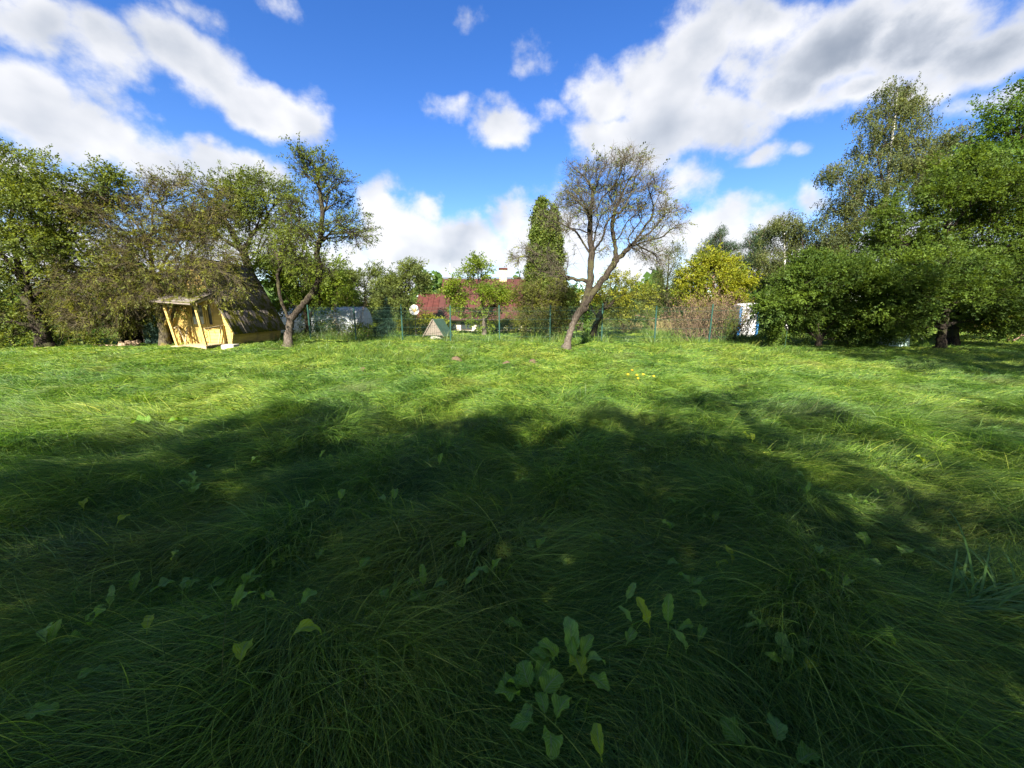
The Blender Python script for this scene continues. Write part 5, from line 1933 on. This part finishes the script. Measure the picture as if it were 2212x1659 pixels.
# little spruce
sp_l = [(835, 656, 3, 6), (835, 668, 9, 6), (835, 680, 15, 6), (835, 692, 20, 7), (835, 704, 25, 7), (835, 716, 29, 7), (835, 727, 31, 6)]
tree_px('spruce_tree', 'small dark blue green spruce beside the greenhouse end', 'tree', 21.6, [[(835, 736), (835, 690), (835, 650)]], sp_l, 123, thick=1.0, yj=0, npts=420, nleaf=15000, leaf=(.085, .018), spread=.05,
        bark='bark_dark', lmat='needle_spruce', rbase=.05, rtip=.006, ntwig=700, twig=(.1, .25), shell=.5, needles=True, updir=.3, bf=.9)
# ---- right of centre
tree_px('willow_tree', 'drooping olive willow behind the fence left of the yellow maple', 'tree', 36,
        [[(1440, 706), (1440, 640), (1445, 560)]],
        [(1440, 600, 30, 42), (1452, 548, 18, 20), (1425, 640, 32, 32), (1470, 620, 20, 36)],
        131, npts=350, nleaf=9000, leaf=(.17, .05), spread=.16, bark='bark_dark', lmat='leaf_birch', rbase=.2, ntwig=700, twig=(.4, 1.0), twig_r=.01, droop=1.0, hang=.25)
tree_px('maple_tree', 'bright yellow autumn maple behind the brown thicket', 'tree', 31,
        [[(1545, 712), (1545, 660), (1540, 600)]],
        [(1540, 610, 50, 38), (1588, 622, 28, 32), (1500, 622, 32, 32), (1530, 568, 26, 17), (1560, 580, 30, 22), (1540, 650, 60, 25), (1510, 590, 22, 20)],
        132, npts=450, nleaf=20000, leaf=(.16, .12), spread=.18, bark='bark_brown', lmat='leaf_yellow', rbase=.16, ntwig=600, twig=(.3, .7))
for (label, pth, lb, Y, seed) in (('dark green pine left of the other pines behind the yellow maple', [(1552, 710), (1555, 600), (1558, 500)], [(1558, 508, 22, 10), (1545, 528, 34, 11), (1575, 540, 30, 10), (1548, 556, 36, 11), (1570, 575, 34, 12), (1525, 545, 18, 9), (1550, 600, 40, 14)], 48, 133),
                                  ('dark green pine between the yellow maple and the birch', [(1640, 712), (1638, 600), (1636, 510)], [(1638, 512, 20, 10), (1625, 530, 28, 10), (1652, 545, 30, 11), (1628, 560, 32, 11), (1650, 580, 34, 12), (1640, 610, 36, 16), (1612, 575, 22, 10)], 46, 134)):
    tree_px('pine_tree', label, 'tree', Y, [pth], lb, seed, thick=.9, yj=.8, npts=420, nleaf=15000, leaf=(.30, .035), spread=.20, bark='bark_brown', lmat='needle_pine', rbase=.24, rtip=.015,
            ntwig=500, twig=(.3, .7), twig_r=.012, needles=True, updir=.4, bf=.6)
tree_px('birch_tree', 'small olive birch in front of the tall birch right of the pines', 'tree', 37,
        [[(1700, 712), (1696, 620), (1694, 520), (1695, 470)]],
        [(1695, 480, 24, 18), (1685, 510, 38, 30), (1715, 525, 30, 30), (1665, 560, 38, 32), (1720, 570, 40, 35), (1690, 600, 50, 30), (1745, 510, 36, 34), (1775, 560, 45, 40)],
        135, npts=550, nleaf=26000, leaf=(.15, .085), spread=.2, bark='bark_birch', twig_bark='bark_twig', thr=.42, lmat='leaf_birch', rbase=.16, ntwig=900, twig=(.4, .9), twig_r=.01, droop=.6, hang=.18)
tree_px('birch_tree', 'tall birch with white trunk showing in its open crown against the sky', 'tree', 33,
        [[(1905, 712), (1908, 560), (1915, 430), (1924, 330), (1934, 250), (1938, 200)], [(1915, 430), (1895, 340), (1885, 290)], [(1910, 480), (1850, 430), (1820, 410)], [(1924, 360), (1960, 310), (1970, 260)]],
        [(1940, 215, 38, 30), (1905, 250, 45, 35), (1970, 265, 32, 45), (1890, 310, 60, 40), (1950, 320, 50, 45), (1850, 380, 60, 38), (1920, 390, 70, 40), (1815, 450, 52, 40), (1800, 510, 50, 40), (1880, 470, 70, 40), (1970, 390, 45, 50), (1840, 540, 70, 40), (1930, 540, 80, 40), (1770, 545, 30, 30)],
        136, thick=.75, yj=1.2, npts=1300, nleaf=68000, leaf=(.135, .085), spread=.17, bark='bark_birch', twig_bark='bark_twig', thr=.42, lmat='leaf_birch', rbase=.26, rtip=.008, bf=.35, ntwig=2400, twig=(.4, 1.1), twig_r=.008, droop=.8, hang=.22)
tree_px('birch_tree', 'paler birch half hidden to the right of the tall white trunked birch', 'tree', 36,
        [[(2050, 712), (2050, 520), (2052, 400), (2055, 320)]],
        [(2055, 300, 32, 28), (2035, 340, 38, 36), (2075, 350, 30, 40), (2050, 400, 55, 40), (2010, 380, 30, 40), (2060, 460, 60, 50)],
        137, npts=650, nleaf=26000, leaf=(.15, .09), spread=.2, bark='bark_birch', twig_bark='bark_twig', thr=.42, lmat='leaf_birch', rbase=.2, ntwig=1200, twig=(.4, 1.0), twig_r=.009, droop=.8, hang=.2)
tree_px('lime_tree', 'tall dark broadleaf tree at the upper right edge', 'tree', 24,
        [[(2230, 724), (2225, 560), (2220, 420), (2210, 320)]],
        [(2180, 250, 55, 38), (2225, 230, 60, 40), (2150, 310, 55, 36), (2230, 330, 90, 60), (2115, 350, 34, 24), (2180, 370, 70, 40), (2290, 320, 80, 110), (2240, 440, 90, 60)],
        138, thick=.8, yj=1.2, npts=900, nleaf=32000, leaf=(.13, .09), spread=.17, bark='bark_dark', lmat='leaf_deep', rbase=.3, ntwig=1500, twig=(.3, .7))
tree_px('hazel_tree', 'tall bright green hazel rising above the low bushes on the right', 'tree', 18,
        [[(2055, 742), (2055, 690), (2045, 620), (2050, 540)], [(2055, 690), (2110, 600), (2150, 540)], [(2050, 640), (1990, 570), (1960, 530)]],
        [(2050, 430, 70, 45), (2120, 420, 80, 50), (1965, 495, 70, 45), (2180, 470, 90, 60), (2060, 510, 100, 50), (2220, 550, 80, 70), (1920, 530, 40, 40), (2000, 560, 70, 40), (2150, 560, 90, 50), (2060, 380, 50, 25), (2160, 390, 50, 25), (2280, 480, 70, 120)],
        141, thick=.7, yj=.8, npts=1500, nleaf=110000, leaf=(.082, .057), spread=.14, bark='bark_dark', lmat='leaf_hazel', rbase=.16, ntwig=3000, twig=(.2, .6))
tree_px('hazel_bush', 'big dense hazel bush beside the white cabin, foliage down to the grass', 'bush', 16.6,
        [[(1770, 752), (1768, 720), (1760, 680)], [(1768, 735), (1720, 690), (1700, 660)], [(1768, 735), (1820, 690), (1850, 660)]],
        [(1725, 630, 60, 50), (1790, 625, 75, 55), (1690, 690, 45, 45), (1850, 640, 70, 55), (1760, 690, 75, 45), (1840, 705, 70, 36), (1750, 590, 50, 30), (1670, 665, 26, 30), (1900, 690, 55, 40), (1820, 590, 50, 30)],
        142, thick=.7, yj=.6, npts=1400, nleaf=95000, leaf=(.082, .057), spread=.13, bark='bark_dark', lmat='leaf_hazel_low', rbase=.09, ntwig=3000, twig=(.2, .5))
tree_px('hazel_tree', 'wide spreading hazel over the dark tree trunks on the right', 'tree', 16.0,
        [[(2032, 745), (2036, 705), (2044, 665), (2050, 630)], [(2036, 705), (1980, 660), (1940, 640)], [(2044, 665), (2110, 630), (2170, 620)]],
        [(2080, 600, 90, 32), (2170, 620, 90, 40), (1980, 620, 80, 38), (1940, 665, 60, 40), (2040, 640, 80, 28), (2240, 600, 70, 60), (1900, 620, 50, 40), (2120, 650, 70, 22), (2010, 575, 60, 25), (1960, 700, 50, 34), (2110, 690, 60, 26, .8), (2190, 680, 60, 36, .5), (1995, 680, 30, 26)],
        143, thick=.7, yj=.8, npts=1300, nleaf=75000, leaf=(.085, .058), spread=.13, bark='bark_dark', lmat='leaf_hazel_low', rbase=.13, ntwig=3200, twig=(.2, .6))
tree_px('young_tree', 'second dark trunk close beside the spreading hazel trunk', 'tree', 17.2,
        [[(2066, 745), (2064, 700), (2070, 640)]],
        [(2080, 620, 40, 30), (2110, 600, 40, 30), (2060, 590, 40, 30)],
        144, npts=160, nleaf=4000, leaf=(.105, .072), spread=.13, bark='bark_dark', lmat='leaf_hazel_low', rbase=.10, ntwig=300)
tree_px('bush', 'yellowish low bush at the right edge behind the trunks', 'bush', 19.5,
        [[(2180, 735), (2180, 715), (2178, 690)]],
        [(2180, 690, 45, 24), (2130, 700, 36, 20), (2215, 670, 40, 30), (2240, 710, 40, 22), (2100, 705, 24, 18)],
        145, npts=260, nleaf=7500, leaf=(.10, .065), spread=.13, bark='bark_brown', lmat='leaf_yellowgreen', rbase=.04, ntwig=500)
tree_px('bush', 'yellow and green bush behind the satellite dish', 'bush', 25,
        [[(925, 722), (925, 705), (924, 690)]],
        [(920, 702, 28, 12), (890, 704, 20, 12), (945, 704, 16, 11)],
        146, npts=220, nleaf=6000, leaf=(.11, .07), spread=.12, bark='bark_brown', lmat='leaf_yellow', rbase=.04, ntwig=300)
tree_px('bush', 'green hedge bush behind the fence under the olive willow', 'bush', 33,
        [[(1420, 714), (1420, 700), (1420, 690)]],
        [(1330, 690, 40, 14), (1380, 682, 40, 18), (1430, 680, 40, 18), (1475, 685, 30, 16), (1350, 675, 28, 12), (1300, 690, 26, 14)],
        147, npts=260, nleaf=9000, leaf=(.13, .08), spread=.17, bark='bark_brown', lmat='leaf_grey', rbase=.05, ntwig=300)
tree_px('bush', 'weedy green shrub at the foot of the red roofed house', 'bush', 27.5,
        [[(1062, 722), (1062, 712), (1062, 702)]],
        [(1062, 710, 26, 9), (1090, 706, 20, 12), (1115, 708, 24, 12)],
        148, npts=160, nleaf=4000, leaf=(.12, .07), spread=.1, bark='bark_brown', lmat='leaf_yellowgreen', rbase=.03, ntwig=300)
tree_px('bush', 'leafy green shrub under the spruce near the greenhouse', 'bush', 22.8,
        [[(795, 732), (795, 722), (795, 715)]],
        [(795, 718, 22, 11), (770, 722, 18, 9), (812, 722, 14, 9)],
        149, npts=140, nleaf=3200, leaf=(.09, .06), spread=.09, bark='bark_brown', lmat='leaf_pear', rbase=.03, ntwig=200)
tree_px('bush', 'low dark bush under the old apple tree at the left edge', 'bush', 17.5,
        [[(30, 748), (28, 725), (26, 700)]],
        [(10, 705, 70, 30), (60, 720, 50, 22), (-50, 700, 70, 40), (150, 725, 45, 14), (210, 730, 40, 12)],
        150, npts=260, nleaf=9000, leaf=(.09, .06), spread=.12, bark='bark_dark', lmat='leaf_apple', rbase=.04, ntwig=500)
tree_px('bush', 'dark green undergrowth behind the spreading hazel trunk on the right', 'bush', 20.5,
        [[(2000, 736), (2000, 715), (2000, 700)]],
        [(1985, 700, 50, 30), (2050, 690, 50, 32), (2110, 685, 50, 30), (1930, 705, 40, 26), (2170, 680, 50, 30), (2230, 690, 50, 36)],
        151, npts=420, nleaf=15000, leaf=(.11, .075), spread=.13, bark='bark_dark', lmat='leaf_deep', rbase=.05, ntwig=500)
# ---- background trees that close the view
for i, (px, Y, top, wdt, lm) in enumerate([(60, 36, 600, 130, 'leaf_grey'), (230, 34, 610, 110, 'leaf_grey'), (390, 40, 610, 120, 'leaf_deep'), (500, 44, 618, 90, 'leaf_grey'),
                                           (700, 46, 618, 80, 'leaf_deep'), (940, 58, 640, 60, 'leaf_grey'), (1250, 48, 630, 60, 'leaf_deep'), (1345, 55, 622, 60, 'needle_pine'), (1400, 60, 610, 50, 'leaf_deep'),
                                           (1490, 52, 605, 50, 'leaf_grey'), (1610, 44, 600, 70, 'leaf_deep'), (1760, 42, 560, 80, 'leaf_grey'), (1980, 44, 560, 110, 'leaf_deep'), (2160, 40, 560, 110, 'leaf_deep')]):
    words = ['behind the old apple tree at the left edge', 'seen through the tangled apple branches', 'behind the green shed', 'behind the cabin roof', 'behind the greenhouse', 'low beyond the left end of the red roof',
             'just right of the columnar conifers', 'low behind the fence right of the central tree', 'beyond the willow', 'between willow and yellow maple', 'under the pines', 'under the small birch',
             'low behind the tall birch', 'low behind the hazel on the right']
    tree_px('background_tree', 'distant leafy tree ' + words[i], 'tree', Y, [[(px, 712), (px, 690), (px, (top + 690) / 2)]],
            [(px, top + 18, wdt * .5, 22), (px - wdt * .35, top + 40, wdt * .5, 28), (px + wdt * .35, top + 38, wdt * .5, 28), (px, 665, wdt * .8, 32), (px - wdt * .4, 685, wdt * .5, 22), (px + wdt * .4, 685, wdt * .5, 22)],
            160 + i, npts=200, nleaf=5000, leaf=(.25, .17), spread=.32, bark='bark_dark', lmat=lm, rbase=.2, rtip=.02, ntwig=200, twig=(.4, .9), twig_r=.012)
# ---- trees behind the viewer: their shade lies over the foreground
for i, (cx, cy, cz, r, words) in enumerate([(-5.0, -6.8, 6.0, 2.5, 'leftmost'), (-3.0, -5.7, 6.1, 2.3, 'left of the middle'), (1.2, -5.6, 6.1, 2.8, 'in the middle'), (4.7, -7.0, 6.0, 2.7, 'right of the middle'), (7.4, -5.3, 6.0, 2.7, 'between the middle and the tall ones'), (-1.2, -7.2, 6.4, 2.2, 'behind the middle pair'), (12.3, -1.2, 9.0, 3.2, 'tall, far to the right'), (.2, -3.6, 3.9, 1.9, 'low and nearest'), (16.6, -.6, 8.6, 3.2, 'rightmost of all'), (13.0, 2.6, 9.2, 3.2, 'tall, in front of the other tall ones'), (18.8, 2.8, 9.2, 3.4, 'tall, beside the right edge of view')]):
    g = np.random.default_rng(900 + i)
    lob = [(np.array([cx, cy, cz]), np.array([r, r, r * .95]))]
    for k in range(7):
        d = unit(g.normal(size=3))
        lob.append((np.array([cx, cy, cz]) + d * r * .62, np.array([r * .5] * 3)))
    b = (cx + .3, cy - .4, gz1(cx + .3, cy - .4))
    make_tree('garden_tree', 'leafy tree behind the viewer, ' + words + ', shading the foreground', 'tree', b, [[(b[0], b[1], b[2] - .1), (b[0], b[1], cz * .35), (cx, cy, cz * .6), (cx, cy, cz)]], lob, 900 + i,
              npts=420, nleaf=22500, leaf=(.088, .062), spread=.18, bark='bark_dark', lmat='leaf_deep', rbase=.16, ntwig=500)

# ---- far wood closing the horizon
g = np.random.default_rng(990)
n = 24000
a = g.uniform(-1.25, 1.25, n)
dd = g.uniform(85, 125, n)
top = 7.5 + 2.6 * np.sin(a * 23) + 1.8 * np.sin(a * 57 + 1) + 1.2 * np.sin(a * 131)
z = -1.5 + top * g.uniform(0, 1, n) ** .7
c = np.stack([np.sin(a) * dd, np.cos(a) * dd, z], -1)
lv, lf = leaf_mesh(c, g.normal(0, 1, (n, 3)), g.normal(0, .6, (n, 3)) + np.array([0, -.5, .6]), g.uniform(.9, 2.0, n), g.uniform(.8, 1.6, n))
o = obj('far_wood', raw_mesh('far_wood', lv, lf), 'leaf_deep', kind='stuff')
o['label'] = 'distant band of woodland closing the horizon'
o['category'] = 'woodland'
